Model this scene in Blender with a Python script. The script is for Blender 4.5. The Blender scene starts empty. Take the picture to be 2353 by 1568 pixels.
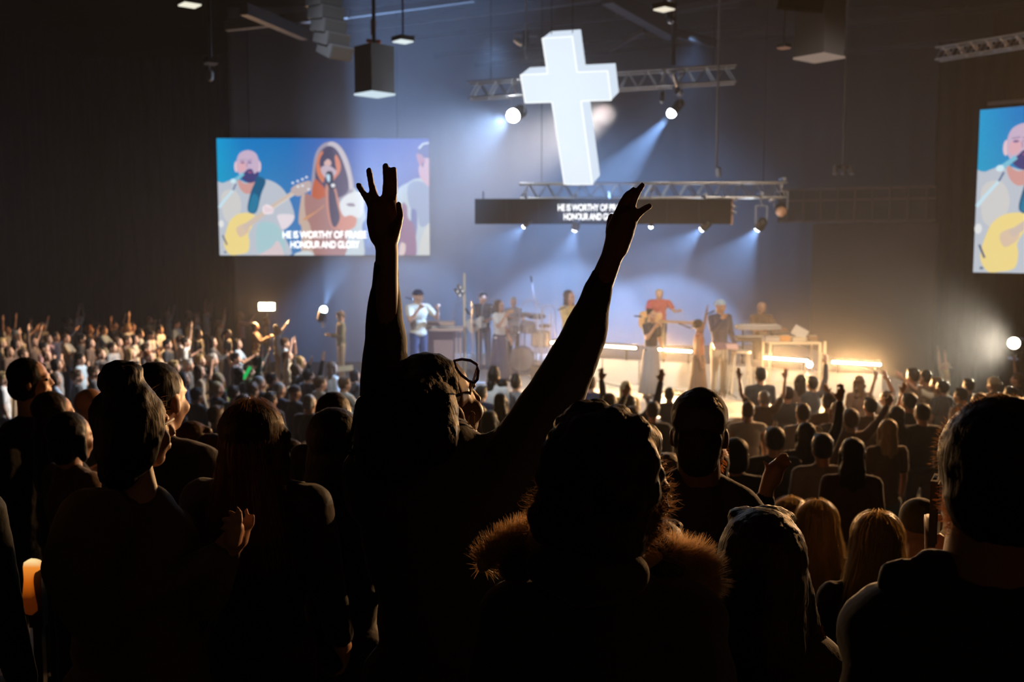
import bpy, bmesh, math, random
import numpy as np
from mathutils import Vector, Matrix, Euler, noise
from mathutils.geometry import tessellate_polygon
R = math.radians
rnd = random.Random(7)
SC = bpy.context.scene
COL = SC.collection

# ------------------------------------------------------------------ camera
IMW, IMH = 2353, 1568
F = IMW * 35.0 / 36.0
PITCH = math.atan(217.0 / F)
CAM = Vector((0.0, 0.0, 3.9))
cam = bpy.data.cameras.new('camera'); cam_o = bpy.data.objects.new('camera', cam); COL.objects.link(cam_o)
cam.lens = 35.0; cam.sensor_width = 36.0; cam_o.location = CAM
cam_o.rotation_euler = (R(90) - PITCH, 0, 0)
cam.clip_start = 0.05; cam.clip_end = 200
cam.dof.use_dof = True; cam.dof.focus_distance = 2.25; cam.dof.aperture_fstop = 4.5
SC.camera = cam_o

# ------------------------------------------------------------------ world, exposure
SC.view_settings.view_transform = 'Standard'; SC.view_settings.look = 'None'
SC.view_settings.exposure = 0.0; SC.view_settings.gamma = 1.0; SC.view_settings.use_curve_mapping = False
w = bpy.data.worlds.new('world'); SC.world = w; w.use_nodes = True
w.node_tree.nodes['Background'].inputs[0].default_value = (0.02, 0.03, 0.05, 1)
w.node_tree.nodes['Background'].inputs[1].default_value = 0.02
cy = SC.cycles
cy.use_denoising = True
cy.max_bounces = 5; cy.diffuse_bounces = 1; cy.glossy_bounces = 2; cy.transmission_bounces = 4
cy.transparent_max_bounces = 8; cy.volume_bounces = 1
cy.sample_clamp_indirect = 3.0; cy.sample_clamp_direct = 0.0
cy.caustics_reflective = False; cy.caustics_refractive = False
cy.use_adaptive_sampling = True; cy.adaptive_threshold = 0.03

def W(px, py, d):
    """the world point seen at pixel (px, py) whose distance along the hall is d metres"""
    a = (px - IMW / 2) / F; b = (IMH / 2 - py) / F
    c, s = math.cos(PITCH), math.sin(PITCH)
    v = Vector((a, c + b * s, -s + b * c))
    return CAM + v * (d / v.y)

# ------------------------------------------------------------------ lights of the hall and added ones
BLUE = (0.28, 0.52, 1.0); WARM = (1.0, 0.53, 0.2); WHITE = (0.85, 0.92, 1.0)
def aim(o, target):
    o.rotation_euler = (Vector(target) - o.location).to_track_quat('-Z', 'Y').to_euler()
def spot(name, loc, target, energy, angle, color, blend=0.4, size=0.08):
    l = bpy.data.lights.new(name, 'SPOT'); l.energy = energy; l.color = color
    l.spot_size = R(angle); l.spot_blend = blend; l.shadow_soft_size = size
    o = bpy.data.objects.new(name, l); COL.objects.link(o); o.location = loc; aim(o, target); return o
def area(name, loc, target, energy, sx, sy, color, spread=180):
    l = bpy.data.lights.new(name, 'AREA'); l.shape = 'RECTANGLE'; l.size = sx; l.size_y = sy
    l.energy = energy; l.color = color; l.spread = R(spread)
    o = bpy.data.objects.new(name, l); COL.objects.link(o); o.location = loc; aim(o, target); return o
# big soft lights: front wash of the stage from above the audience, added back wash on the backdrop
spot('stage_wash_light', (-3.5, 9.0, 10.2), (0.5, 21, 1.2), 4200, 40, WHITE, 0.8, 0.3)
spot('stage_wash_light', (6.5, 9.5, 10.2), (5.0, 20.5, 1.2), 4200, 40, (1.0, 0.84, 0.66), 0.8, 0.3)
spot('crowd_wash_light', (2.5, 24.5, 7.2), (-9.5, 20.5, 1.2), 17000, 50, (1.0, 0.88, 0.78), 0.9, 0.3)
spot('side_key_light', (13.6, 20.0, 6.6), (-0.4, 3.2, 2.6), 13000, 50, (1.0, 0.5, 0.19), 0.7, 0.25)  # no fixture here: added out of view for warm rims on the foreground
spot('back_wash_light', (-0.5, 25.5, 9.0), (0.3, 33.3, 3.0), 3000, 80, BLUE, 1.0, 0.4)  # both back washes are added: blue on the backdrop replaces lit haze
spot('back_wash_light', (4.5, 25.5, 9.0), (4.6, 33.3, 2.5), 2000, 75, BLUE, 1.0, 0.4)

# ------------------------------------------------------------------ materials
MATS = {}
def mat(name, col, rough=0.7, metal=0.0, emit=None, strength=0.0, sheen=0.0, bump=0.0, scale=30.0, vary=0.12, alpha=None, trans=0.0, coat=0.0):
    if name in MATS: return MATS[name]
    m = bpy.data.materials.new(name); m.use_nodes = True; MATS[name] = m
    nt = m.node_tree; b = nt.nodes['Principled BSDF']
    b.inputs['Roughness'].default_value = rough; b.inputs['Metallic'].default_value = metal
    tc = nt.nodes.new('ShaderNodeTexCoord'); nz = nt.nodes.new('ShaderNodeTexNoise')
    nz.inputs['Scale'].default_value = scale; nz.inputs['Detail'].default_value = 3
    nt.links.new(tc.outputs['Object'], nz.inputs['Vector'])
    cr = nt.nodes.new('ShaderNodeMix'); cr.data_type = 'RGBA'
    c = Vector(col[:3])
    cr.inputs[6].default_value = (*(c * (1 - vary)), 1); cr.inputs[7].default_value = (*[min(1, x * (1 + vary)) for x in c], 1)
    nt.links.new(nz.outputs['Fac'], cr.inputs[0]); nt.links.new(cr.outputs[2], b.inputs['Base Color'])
    if bump:
        bp = nt.nodes.new('ShaderNodeBump'); bp.inputs['Strength'].default_value = bump; bp.inputs['Distance'].default_value = 0.01
        nt.links.new(nz.outputs['Fac'], bp.inputs['Height']); nt.links.new(bp.outputs[0], b.inputs['Normal'])
    if sheen:
        b.inputs['Sheen Weight'].default_value = sheen; b.inputs['Sheen Roughness'].default_value = 0.4
    if emit:
        b.inputs['Emission Color'].default_value = (*emit, 1); b.inputs['Emission Strength'].default_value = strength
    if trans:
        b.inputs['Transmission Weight'].default_value = trans
    if coat: b.inputs['Coat Weight'].default_value = coat
    if alpha is not None: b.inputs['Alpha'].default_value = alpha
    return m
def streaks(m):
    nt = m.node_tree; tc = next(q for q in nt.nodes if q.type == 'TEX_COORD'); nz = next(q for q in nt.nodes if q.type == 'TEX_NOISE')
    mp = nt.nodes.new('ShaderNodeMapping'); mp.inputs['Scale'].default_value = (1, 1, .07); nt.links.new(tc.outputs['Object'], mp.inputs[0]); nt.links.new(mp.outputs[0], nz.inputs['Vector']); nz.inputs['Scale'].default_value = 160
    return m
def srgb(r, g, b):
    f = lambda c: (c / 255 / 12.92) if c / 255 <= 0.04045 else ((c / 255 + 0.055) / 1.055) ** 2.4
    return (f(r), f(g), f(b))
def emi(name, col, strength=1.0):
    if name in MATS: return MATS[name]
    m = bpy.data.materials.new(name); m.use_nodes = True; MATS[name] = m; nt = m.node_tree
    for n in list(nt.nodes): nt.nodes.remove(n)
    o = nt.nodes.new('ShaderNodeOutputMaterial'); e = nt.nodes.new('ShaderNodeEmission')
    e.inputs[0].default_value = (*col, 1); e.inputs[1].default_value = strength
    nt.links.new(e.outputs[0], o.inputs[0]); return m

# ------------------------------------------------------------------ mesh builder
def _sphere(nu, nv):
    v = [(0, 0, -1.0)]
    for j in range(1, nv):
        t = -math.pi / 2 + math.pi * j / nv
        for i in range(nu):
            p = 2 * math.pi * i / nu; v.append((math.cos(t) * math.cos(p), math.cos(t) * math.sin(p), math.sin(t)))
    v.append((0, 0, 1.0)); f = []
    for i in range(nu): f.append((0, 1 + (i + 1) % nu, 1 + i))
    for j in range(nv - 2):
        for i in range(nu):
            a = 1 + j * nu + i; b = 1 + j * nu + (i + 1) % nu; f.append((a, b, b + nu, a + nu))
    l = 1 + (nv - 2) * nu
    for i in range(nu): f.append((l + i, l + (i + 1) % nu, len(v) - 1))
    return np.array(v), f
SPH = _sphere(16, 10); SPL = _sphere(8, 5)
def frame(axis, up=(0, 0, 1)):
    z = Vector(axis).normalized(); u = Vector(up)
    if abs(z.dot(u.normalized())) > 0.98: u = Vector((0, 1, 0)) if abs(z.y) < 0.9 else Vector((1, 0, 0))
    x = u.cross(z).normalized(); y = z.cross(x)
    return Matrix((x, y, z)).transposed()
class MB:
    def __init__(s): s.v = []; s.f = []; s.mi = []; s.m = 0
    def add(s, vs, fs):
        o = len(s.v); s.v.extend([tuple(p) for p in vs]); s.f.extend([tuple(i + o for i in f) for f in fs]); s.mi.extend([s.m] * len(fs)); return s
    def box(s, c, size, rot=None):
        hx, hy, hz = size[0] / 2, size[1] / 2, size[2] / 2
        p = [Vector((x, y, z)) for x in (-hx, hx) for y in (-hy, hy) for z in (-hz, hz)]
        if rot is not None: p = [rot @ q for q in p]
        c = Vector(c)
        return s.add([q + c for q in p], [(0, 1, 3, 2), (4, 6, 7, 5), (0, 4, 5, 1), (2, 3, 7, 6), (0, 2, 6, 4), (1, 5, 7, 3)])
    def ell(s, c, r, rot=None, low=False):
        V, Fc = SPL if low else SPH
        if isinstance(r, (int, float)): r = (r, r, r)
        P = V * np.array(r)
        if rot is not None: P = P @ np.array(rot.to_3x3()).T
        return s.add(P + np.array(c), Fc)
    def cap(s, a, b, ra, rb, n=14, flat=1.0, up=(0, 0, 1)):
        """a tapered limb with rounded ends"""
        a = Vector(a); b = Vector(b); d = b - a
        if d.length < 1e-6: return s.ell(a, max(ra, rb))
        M = frame(d, up); rings = []
        for k in range(4):
            t = math.pi / 2 * k / 4 ; rings.append((a - d.normalized() * ra * math.cos(t), ra * math.sin(t)))
        for k in range(5): rings.append((a + d * k / 4, ra + (rb - ra) * k / 4))
        for k in range(1, 5):
            t = math.pi / 2 * k / 4; rings.append((b + d.normalized() * rb * math.sin(t), rb * math.cos(t)))
        vs = []; fs = []
        rings = rings[1:-1]
        for c, r in rings:
            for i in range(n):
                p = 2 * math.pi * i / n; vs.append(c + M @ Vector((r * math.cos(p), r * flat * math.sin(p), 0)))
        for k in range(len(rings) - 1):
            for i in range(n):
                q = k * n + i; w_ = k * n + (i + 1) % n; fs.append((q, w_, w_ + n, q + n))
        fs.append(tuple(range(n))[::-1]); fs.append(tuple((len(rings) - 1) * n + i for i in range(n)))
        return s.add(vs, fs)
    def chain(s, pts, rad, n=14):
        for i in range(len(pts) - 1): s.cap(pts[i], pts[i + 1], rad[i], rad[i + 1], n)
        return s
    def tube(s, pts, r, n=6, closed=False):
        pts = [Vector(p) for p in pts]; N = len(pts); vs = []; fs = []
        for k, p in enumerate(pts):
            t = (pts[min(k + 1, N - 1)] - pts[max(k - 1, 0)]) if not closed else pts[(k + 1) % N] - pts[k - 1]
            M = frame(t); rr = r[k] if isinstance(r, (list, tuple)) else r
            for i in range(n):
                a = 2 * math.pi * i / n; vs.append(p + M @ Vector((rr * math.cos(a), rr * math.sin(a), 0)))
        for k in range(N if closed else N - 1):
            for i in range(n):
                a = k * n + i; b = k * n + (i + 1) % n; c = ((k + 1) % N) * n
                fs.append((a, b, c + (i + 1) % n, c + i))
        if not closed: fs.append(tuple(range(n))[::-1]); fs.append(tuple((N - 1) * n + i for i in range(n)))
        return s.add(vs, fs)
    def bar(s, a, b, w_, h=None):
        a = Vector(a); b = Vector(b); d = b - a
        return s.box((a + b) / 2, (w_, h or w_, d.length), frame(d))
    def lathe(s, prof, c=(0, 0, 0), n=24, rot=None):
        vs = []; fs = []; c = Vector(c)
        for r, z in prof:
            for i in range(n):
                a = 2 * math.pi * i / n; p = Vector((r * math.cos(a), r * math.sin(a), z))
                if rot is not None: p = rot @ p
                vs.append(p + c)
        for k in range(len(prof) - 1):
            for i in range(n):
                a = k * n + i; b = k * n + (i + 1) % n; fs.append((a, b, b + n, a + n))
        fs.append(tuple(range(n))[::-1]); fs.append(tuple((len(prof) - 1) * n + i for i in range(n)))
        return s.add(vs, fs)
    def prism(s, poly, o, ux, uy, th):
        """poly: 2D outline; o origin, ux/uy axes in the world, th: thickness vector"""
        o = Vector(o); ux = Vector(ux); uy = Vector(uy); th = Vector(th); n = len(poly)
        P = [o + ux * x + uy * y for x, y in poly]
        tri = tessellate_polygon([[Vector((x, y, 0)) for x, y in poly]])
        vs = P + [p + th for p in P]; fs = [tuple(t) for t in tri] + [tuple(i + n for i in t[::-1]) for t in tri]
        fs += [(i, (i + 1) % n, (i + 1) % n + n, i + n) for i in range(n)]
        return s.add(vs, fs)
    def mesh(s, name):
        me = bpy.data.meshes.new(name); me.from_pydata(s.v, [], s.f)
        if any(s.mi): me.polygons.foreach_set('material_index', s.mi)
        bm = bmesh.new(); bm.from_mesh(me); bmesh.ops.recalc_face_normals(bm, faces=bm.faces); bm.to_mesh(me); bm.free()
        return me
    def build(s, name, m, parent=None, smooth=False, local=False):
        return link(name, s.mesh(name), m, parent, smooth, local)
def link(name, me, m, parent=None, smooth=False, local=False):
    if smooth: me.polygons.foreach_set('use_smooth', [True] * len(me.polygons))
    me.update()
    if not len(me.materials):
        for x in (m if isinstance(m, (list, tuple)) else [m]): me.materials.append(x)
    o = bpy.data.objects.new(name, me); COL.objects.link(o)
    if parent is not None:
        o.parent = parent
        if not local: o.matrix_parent_inverse = parent.matrix_basis.inverted()
    return o
def fuse(mb, voxel, smooth_it=3, wrinkle=0.0, wscale=14.0, name='skin'):
    """join overlapping volumes into one continuous surface"""
    me = mb.mesh(name); o = bpy.data.objects.new('tmp', me); COL.objects.link(o)
    r = o.modifiers.new('r', 'REMESH'); r.mode = 'VOXEL'; r.voxel_size = voxel; r.use_smooth_shade = True
    if smooth_it:
        q = o.modifiers.new('s', 'SMOOTH'); q.factor = 0.5; q.iterations = smooth_it
    dg = bpy.context.evaluated_depsgraph_get()
    out = bpy.data.meshes.new_from_object(o.evaluated_get(dg)); out.name = name
    bpy.data.objects.remove(o); bpy.data.meshes.remove(me)
    if wrinkle:
        n = len(out.vertices); co = np.empty(n * 3); out.vertices.foreach_get('co', co); co = co.reshape(-1, 3)
        no = np.empty(n * 3); out.vertex_normals.foreach_get('vector', no); no = no.reshape(-1, 3)
        d = np.array([noise.noise(Vector((p[0] * wscale, p[1] * wscale, p[2] * wscale * 0.5))) + 0.5 * noise.noise(Vector(p) * wscale * 2.3) for p in co])
        out.vertices.foreach_set('co', (co + no * (d * wrinkle)[:, None]).ravel())
    out.polygons.foreach_set('use_smooth', [True] * len(out.polygons)); out.update()
    return out
def thing(name, label, cat, loc=(0, 0, 0), group=None):
    o = bpy.data.objects.new(name, None); COL.objects.link(o); o.location = loc; o.empty_display_size = 0.1
    tag(o, label, cat, group); return o
def tag(o, label=None, cat=None, group=None, kind=None):
    if label: o['label'] = label
    if cat: o['category'] = cat
    if group: o['group'] = group
    if kind: o['kind'] = kind
    return o
def struct(o, label=None): o['kind'] = 'structure'; tag(o, label); return o
def plabel(o, label): o['label'] = label; return o

# common materials
M_black = mat('black_metal', (0.02, 0.02, 0.022), 0.5, 0.3)
M_alu = mat('aluminium', (0.55, 0.56, 0.58), 0.32, 1.0)
M_dark = mat('dark_plastic', (0.03, 0.03, 0.033), 0.6)
M_chrome = mat('chrome', (0.8, 0.8, 0.82), 0.12, 1.0)
M_wood = mat('wood', (0.32, 0.18, 0.09), 0.5)
M_cream = mat('cream_paint', (0.75, 0.66, 0.48), 0.5)
M_lens = emi('lamp_lens', (0.8, 0.9, 1.0), 40)
M_barlens = emi('bar_lens', (1.0, 0.72, 0.42), 45)

# ------------------------------------------------------------------ the hall
def floor_h(d):
    return float(np.interp(d, [-4, 0, 1.5, 2.2, 3.0, 3.6, 4.4, 7.0, 12.0, 14.0], [2.9, 2.4, 2.1, 1.95, 1.72, 1.2, 1.02, 0.85, 0.27, 0.0]))
def floor_hl(d):
    return float(np.interp(d, [-4, 0, 1.5, 2.2, 3.0, 4.9, 6.3, 8.0, 12.0, 14.0], [2.9, 2.4, 2.1, 1.95, 1.76, 1.5, 1.3, 0.9, 0.27, 0.0]))
carpet = mat('carpet', (0.02, 0.019, 0.02), 0.95, bump=0.3, scale=80)
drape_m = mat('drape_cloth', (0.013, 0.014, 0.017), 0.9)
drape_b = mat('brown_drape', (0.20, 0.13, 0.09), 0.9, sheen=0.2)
wall_m = mat('wall_paint', (0.02, 0.02, 0.022), 0.85)
mb = MB(); prof = [(-4.0, 2.9)]
y = -3.0
tiers = list(np.arange(-4, 14.01, 0.9))
xs = [-16, 16]
def steps(hf):
    o = []
    for i, t in enumerate(tiers):
        h = hf(t + 0.3) if t < 13.5 else 0
        if o: o.append((t, o[-1][1]))
        o.append((t, h))
    return o + [(14.4, o[-1][1]), (14.4, 0.0), (38, 0.0)]
XS = -0.35
for hf, xa, xb in ((floor_hl, -16, XS), (floor_h, XS, 16)):
    P_ = steps(hf); mb.add([(x, p[0], p[1]) for p in P_ for x in (xa, xb)], [(2 * i, 2 * i + 1, 2 * i + 3, 2 * i + 2) for i in range(len(P_) - 1)])
PL, PR_ = steps(floor_hl), steps(floor_h)
n_ = len(PL); mb.add([(XS, *p) for p in PL] + [(XS, *p) for p in PR_], [(i, i + 1, i + 1 + n_, i + n_) for i in range(n_ - 1)])
mb.add([(x, p, z) for p in (-4, 38) for x in xs for z in (-0.4,)], [(0, 1, 3, 2)])
struct(mb.build('floor', carpet))
def floor_at(d, x=5.0):
    z = 0.0
    k = int((d + 4) // 0.9)
    if d >= 14.4: return 0.0
    t = tiers[max(0, min(k, len(tiers) - 1))]
    return (floor_hl if x < XS else floor_h)(t + 0.3) if t < 13.5 else 0.0
struct(MB().box((0, 38.1, 6), (32, 0.2, 13)).build('wall_back', wall_m))
struct(MB().box((-16.1, 17, 6), (0.2, 42, 13)).build('wall_left', wall_m))
struct(MB().box((16.1, 17, 6), (0.2, 42, 13)).build('wall_right', wall_m))
struct(MB().box((0, -4.1, 6), (32, 0.2, 13)).build('wall_rear', wall_m))
struct(MB().box((0, 17, 12.1), (32, 42, 0.2)).build('ceiling', mat('ceiling_paint', (0.016, 0.016, 0.018), 0.9)))
def curtain(name, a, b, z0, z1, m, label, fold=0.22, amp=0.07, cat='curtain'):
    a = Vector(a); b = Vector(b); L = (b - a).length; u = (b - a) / L; n_ = Vector((-u.y, u.x, 0)); N = int(L / fold * 8)
    mb = MB(); vs = []
    for i in range(N + 1):
        s = L * i / N; ph = 2 * math.pi * s / fold + 1.3 * math.sin(s * 1.7)
        for z, k in ((z0, 1.0), ((z0 + z1) / 2, 0.85), (z1, 0.55)):
            p = a + u * s + n_ * (amp * k * math.sin(ph) + 0.04 * math.sin(s * 0.9)); vs.append((p.x, p.y, z))
    mb.add(vs, [(3 * i + j, 3 * i + j + 1, 3 * i + 4 + j, 3 * i + 3 + j) for i in range(N) for j in range(2)])
    o = mb.build(name, m, smooth=True)
    so = o.modifiers.new('t', 'SOLIDIFY'); so.thickness = 0.01
    return tag(o, label, cat)
curtain('curtain', (-15.8, 14, 0), (-15.3, 35.5, 0), 0.02, 10.5, drape_m, 'tall dark pleated curtain along the side wall beyond the raised hands crowd', 0.5, 0.12)
curtain('curtain', (-15.2, 36, 0), (-9.3, 35.0, 0), 0.02, 10.5, drape_m, 'dark brown grey curtain hanging behind the crowd beside the large video screen', 0.5, 0.12)
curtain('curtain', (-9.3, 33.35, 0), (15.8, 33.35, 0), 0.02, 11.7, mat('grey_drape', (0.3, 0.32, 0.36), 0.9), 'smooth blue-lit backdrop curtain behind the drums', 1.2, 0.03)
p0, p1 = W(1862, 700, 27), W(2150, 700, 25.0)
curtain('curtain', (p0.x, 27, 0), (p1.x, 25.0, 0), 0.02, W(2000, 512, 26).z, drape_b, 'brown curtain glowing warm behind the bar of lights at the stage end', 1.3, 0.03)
p2 = W(2353, 700, 23.0)
curtain('curtain', (p1.x, 25.4, 0), (p2.x + 1.5, 25.4, 0), 0.02, 9.0, drape_m, 'dark pleated curtain behind the narrow video screen', 0.45, 0.1)
# soffit beam over the brown curtain
mb = MB(); a = W(1790, 475, 26.5); b = W(2150, 475, 24.9); z0 = W(1980, 511, 26).z; z1 = W(1980, 437, 26).z
mb.box(((a.x + b.x) / 2, (a.y + b.y) / 2, (z0 + z1) / 2), ((b - a).length, 0.25, z1 - z0), Matrix.Rotation(math.atan2(b.y - a.y, b.x - a.x), 3, 'Z'))
so = struct(mb.build('trim_1', mat('soffit', (0.05, 0.045, 0.045), 0.8)))
for k, (py, th) in enumerate(((437, .05), (462, .04), (510, .05))):
    a_ = W(1790, py, 26.3); b_ = W(2150, py, 24.7); b_.z = a_.z
    MB().bar(a_, b_, th).build('rail', mat('brown_rail', (0.16, 0.11, 0.09), 0.5), so)
for k in range(9):
    t = (k + .5) / 9; a_ = W(1790, 462, 26.3).lerp(W(2150, 462, 24.7), t)
    MB().box((a_.x, a_.y, z0 + .42), (.04, .06, .82)).build('batten', mat('brown_rail', (0.1, 0.07, 0.06), 0.5), so)
# ceiling joists, real steel running across the hall
steel = mat('painted_steel', (0.06, 0.055, 0.055), 0.55, 0.2)
n = 2
for (x0, y0_, x1, y1_, d0, d1, th) in ((700, 48, 1090, -4, 26, 24, .12), (780, 68, 1380, -6, 28, 25, .14), (900, 92, 1700, 10, 30, 27, .1), (1000, 128, 1760, 55, 32, 30, .1),
                                      (1090, 150, 2000, 60, 33, 31, .09), (1395, -12, 1545, 74, 22, 25, .28), (1545, 74, 1640, 100, 25, 27, .16), (1480, 70, 1400, 116, 24, 27, .07),
                                      (1560, 20, 1820, -25, 24, 23, .1), (1700, 80, 2353, 10, 29, 26, .12), (520, 60, 800, 30, 25, 24, .18), (560, 20, 700, 80, 22, 25, .2), (1860, 130, 2353, 82, 30, 25, .1)):
    struct(MB().bar(W(x0, y0_, d0), W(x1, y1_, d1), th, th * 1.3).build('trim_%d' % n, steel)); n += 1

# haze that fills the stage end of the hall
hz = MB().box((0, 21.6, 6.0), (31.8, 32.6, 11.9)).build('haze', None)
m = bpy.data.materials.new('haze_volume'); m.use_nodes = True; nt = m.node_tree
for q in list(nt.nodes): nt.nodes.remove(q)
oo = nt.nodes.new('ShaderNodeOutputMaterial'); vsn = nt.nodes.new('ShaderNodeVolumeScatter')
vsn.inputs['Color'].default_value = (0.9, 0.93, 1, 1); vsn.inputs['Density'].default_value = 0.0012; vsn.inputs['Anisotropy'].default_value = 0.3
nt.links.new(vsn.outputs[0], oo.inputs['Volume']); m.cycles.homogeneous_volume = True if hasattr(m.cycles, 'homogeneous_volume') else None
hz.data.materials.clear(); hz.data.materials.append(m); tag(hz, 'thin haze filling the dark hall', 'haze', kind='stuff')
hz2 = MB().box((2.75, 25.2, 5.9), (13.1, 15.4, 9.9)).build('haze', None); m2 = m.copy(); m2.name = 'stage_haze_volume'
next(q for q in m2.node_tree.nodes if q.type == 'VOLUME_SCATTER').inputs['Density'].default_value = 0.012
hz2.data.materials.clear(); hz2.data.materials.append(m2); tag(hz2, 'denser haze hanging over the stage, catching the beams of light', 'haze', kind='stuff')

# ------------------------------------------------------------------ stage
st_m = mat('stage_paint', (0.62, 0.63, 0.62), 0.35, bump=0.05, scale=6)
front_m = mat('stage_front', (0.05, 0.05, 0.055), 0.6)
SZ = 0.95
outline = [(-2.6, 27.5), (-2.6, 18.2), (-1.6, 17.35), (0.5, 17.05), (3, 17.0), (5.4, 17.1), (6.6, 17.5), (8.2, 18.4), (8.6, 19.6), (8.6, 27.5)]
mb = MB(); mb.prism(outline, (0, 0, 0.02), (1, 0, 0), (0, 1, 0), (0, 0, SZ - 0.08))
stage = mb.build('stage', front_m); tag(stage, 'low curved stage platform with a pale floor and dark front', 'stage')
MB().prism([(x * 1.0, yy) for x, yy in outline], (0, 0, SZ - 0.06), (1, 0, 0), (0, 1, 0), (0, 0, 0.06)).build('stage_floor', st_m, stage)
# white riser whose face catches the bar lights: one panel per section
rp = [W(1290, 840, 21.9), W(1385, 840, 21.6), W(1470, 840, 21.2), W(1595, 840, 20.7), W(1700, 840, 20.2), W(1850, 840, 19.5), W(2030, 840, 18.9)]
rp = [Vector((p.x, p.y, 0)) for p in rp]
RZ = 1.47
riser = thing('riser', 'white band riser with a glowing front under the light bars', 'platform', (rp[3].x, rp[3].y, SZ))
white_m = mat('white_panel', (0.8, 0.76, 0.68), 0.45)
for a, b in zip(rp[:-1], rp[1:]):
    u = (b - a).normalized(); nrm = Vector((u.y, -u.x, 0))
    MB().box(((a + b) / 2) + Vector((0, 0, (SZ + RZ) / 2 + .001)), ((b - a).length - 0.03, 0.05, RZ - SZ - .01), Matrix.Rotation(math.atan2(u.y, u.x), 3, 'Z')).build('front_panel', white_m, riser)
MB().prism([(p.x, p.y + .05) for p in rp] + [(rp[-1].x, 24.5), (rp[0].x, 24.5)], (0, 0, RZ - .06), (1, 0, 0), (0, 1, 0), (0, 0, 0.06)).build('deck', mat('riser_deck', (0.3, 0.27, 0.25), 0.5), riser)

# ------------------------------------------------------------------ light fixtures
def light_bar(px0, px1, py0, py1, d0, d1, E, label, zfoot=RZ):
    a = W(px0, py0, d0); b = W(px1, py1, d1); c = (a + b) / 2; u = (b - a).normalized(); nrm = Vector((u.y, -u.x, 0)).normalized()
    L = (b - a).length; rot = frame(u, (0, 0, 1))
    t = thing('light_bar', label, 'stage light', (c.x, c.y, c.z), 'warm light bars along the riser')
    MB().box(c - nrm * -0.0 + nrm * -0.06, (0.14, 0.12, L), rot).build('housing', M_black, t)
    N = max(3, int(L / 0.3))
    for i in range(N):
        p = a + (b - a) * ((i + .5) / N)
        MB().box(p + nrm * .01, (.115, .03, L / N * .985), rot).build('lens', M_barlens, t)
    for s in (0.12, 0.88):
        p = a + (b - a) * s - nrm * .06
        MB().bar((p.x, p.y, zfoot + .001), (p.x, p.y, c.z - .05), 0.04).build('foot', M_black, t)
    area('bar_light', c + nrm * .06, Vector((.5, 2, 2.8)), E, L, 0.08, WARM, 110)
    return t
BE = 420
light_bar(1268, 1462, 787, 800, 21.8, 21.1, BE * 1.3, 'warm light bar behind the woman in the pleated skirt, partly hidden by a raised sleeve')
light_bar(1514, 1590, 803, 808, 20.9, 20.6, BE * .8, 'short warm light bar between the pleated skirt and the singer in rust')
light_bar(1757, 1857, 822, 829, 19.7, 19.3, BE, 'warm light bar under the synthesiser table')
light_bar(1912, 2024, 832, 838, 19.1, 18.8, BE * 1.3, 'warm light bar at the open end of the stage before the brown curtain')

def lamp(px, py, d, target, E, ang, color, label, r=0.07, hang=0.35, blend=0.35, lens=None, group=None, size=0.05, floor=False):
    p = W(px, py, d); tv = (Vector(target) - p).normalized(); rot = frame(tv)
    t = thing('spotlight', label, 'stage light', p, group)
    MB().lathe([(r * .7, -.32), (r * 1.15, -.28), (r * 1.2, -.05), (r * 1.25, .0), (r * 1.05, .0), (r * 1.0, -.02)], p, 18, rot).build('housing', M_black, t, smooth=True)
    MB().lathe([(.001, -.022), (r, -.018), (r * .9, -.005), (.001, .004)], p, 18, rot).ell(p + tv * .02, (r * 1.1, r * 1.1, r * 1.2), rot).build('lens', lens or M_lens, t)
    side = rot @ Vector((1, 0, 0)); up = Vector((0, 0, -1 if floor else 1))
    mb = MB(); q = p - tv * .15
    for s in (-1, 1): mb.bar(q + side * s * r * 1.35, q + side * s * r * 1.35 + up * hang * .6, .018)
    mb.bar(q - side * r * 1.4 + up * hang * .6, q + side * r * 1.4 + up * hang * .6, .018)
    mb.build('yoke', M_alu if not floor else M_black, t)
    MB().bar(q + up * hang * .6, Vector((p.x, p.y, q.z)) + up * hang, .03).box(Vector((p.x, p.y, q.z)) + up * hang, (.06, .36, .05)).build('clamp', M_alu, t)
    if E: spot('spot_beam', p + tv * (r * 1.2 + .05), target, E, ang, color, blend, size)
    return t
G = 'spotlights under the caption banner'
lamp(1181, 265, 21.5, W(60, 900, 13), 3600, 70, (0.4, 0.62, 1.0), 'dazzling white spotlight beside the glowing cross', .13, .6, 1.0, emi('star_lens', (.9, .95, 1), 60), size=.08)
lamp(1545, 258, 20.5, W(1230, 620, 19.5), 9000, 30, BLUE, 'spotlight under the upper truss, its beam slanting down beside the cross', .085, .66, .3)
lamp(1206, 519, 20.6, W(1010, 700, 27), 6000, 32, BLUE, 'small spotlight under the dark end of the caption banner', .04, .62, .5, group=G)
lamp(1322, 523, 20.6, W(1262, 760, 27), 10000, 26, BLUE, 'spotlight under the caption lettering', .07, .62, .4, group=G)
lamp(1496, 519, 20.6, W(1440, 800, 23), 300, 20, BLUE, 'tiny spotlight under the banner behind the raised hand', .035, .62, .5, group=G)
lamp(1617, 523, 20.6, W(1400, 720, 28), 11000, 28, BLUE, 'spotlight near the banner end with a wide blue beam', .07, .62, .4, group=G)
lamp(1745, 521, 20.6, W(1590, 740, 28), 13000, 28, BLUE, 'bright spotlight beyond the banner end beaming down towards the singer in the cap', .085, .62, .35, group=G)
lamp(743, 714, 27.0, W(800, 520, 26), 22000, 40, BLUE, 'round blue-white spotlight on the floor beaming up under the video screen', .09, .3, .5, emi('blue_lens', (.55, .75, 1), 30), floor=True)
lamp(2331, 789, 19.5, W(1500, 800, 13), 2800, 60, (1, .85, .6), 'side spotlight beaming sideways below the narrow video screen', .1, .3, .7, emi('side_lens', (1, .85, .6), 30), floor=True)
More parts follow.
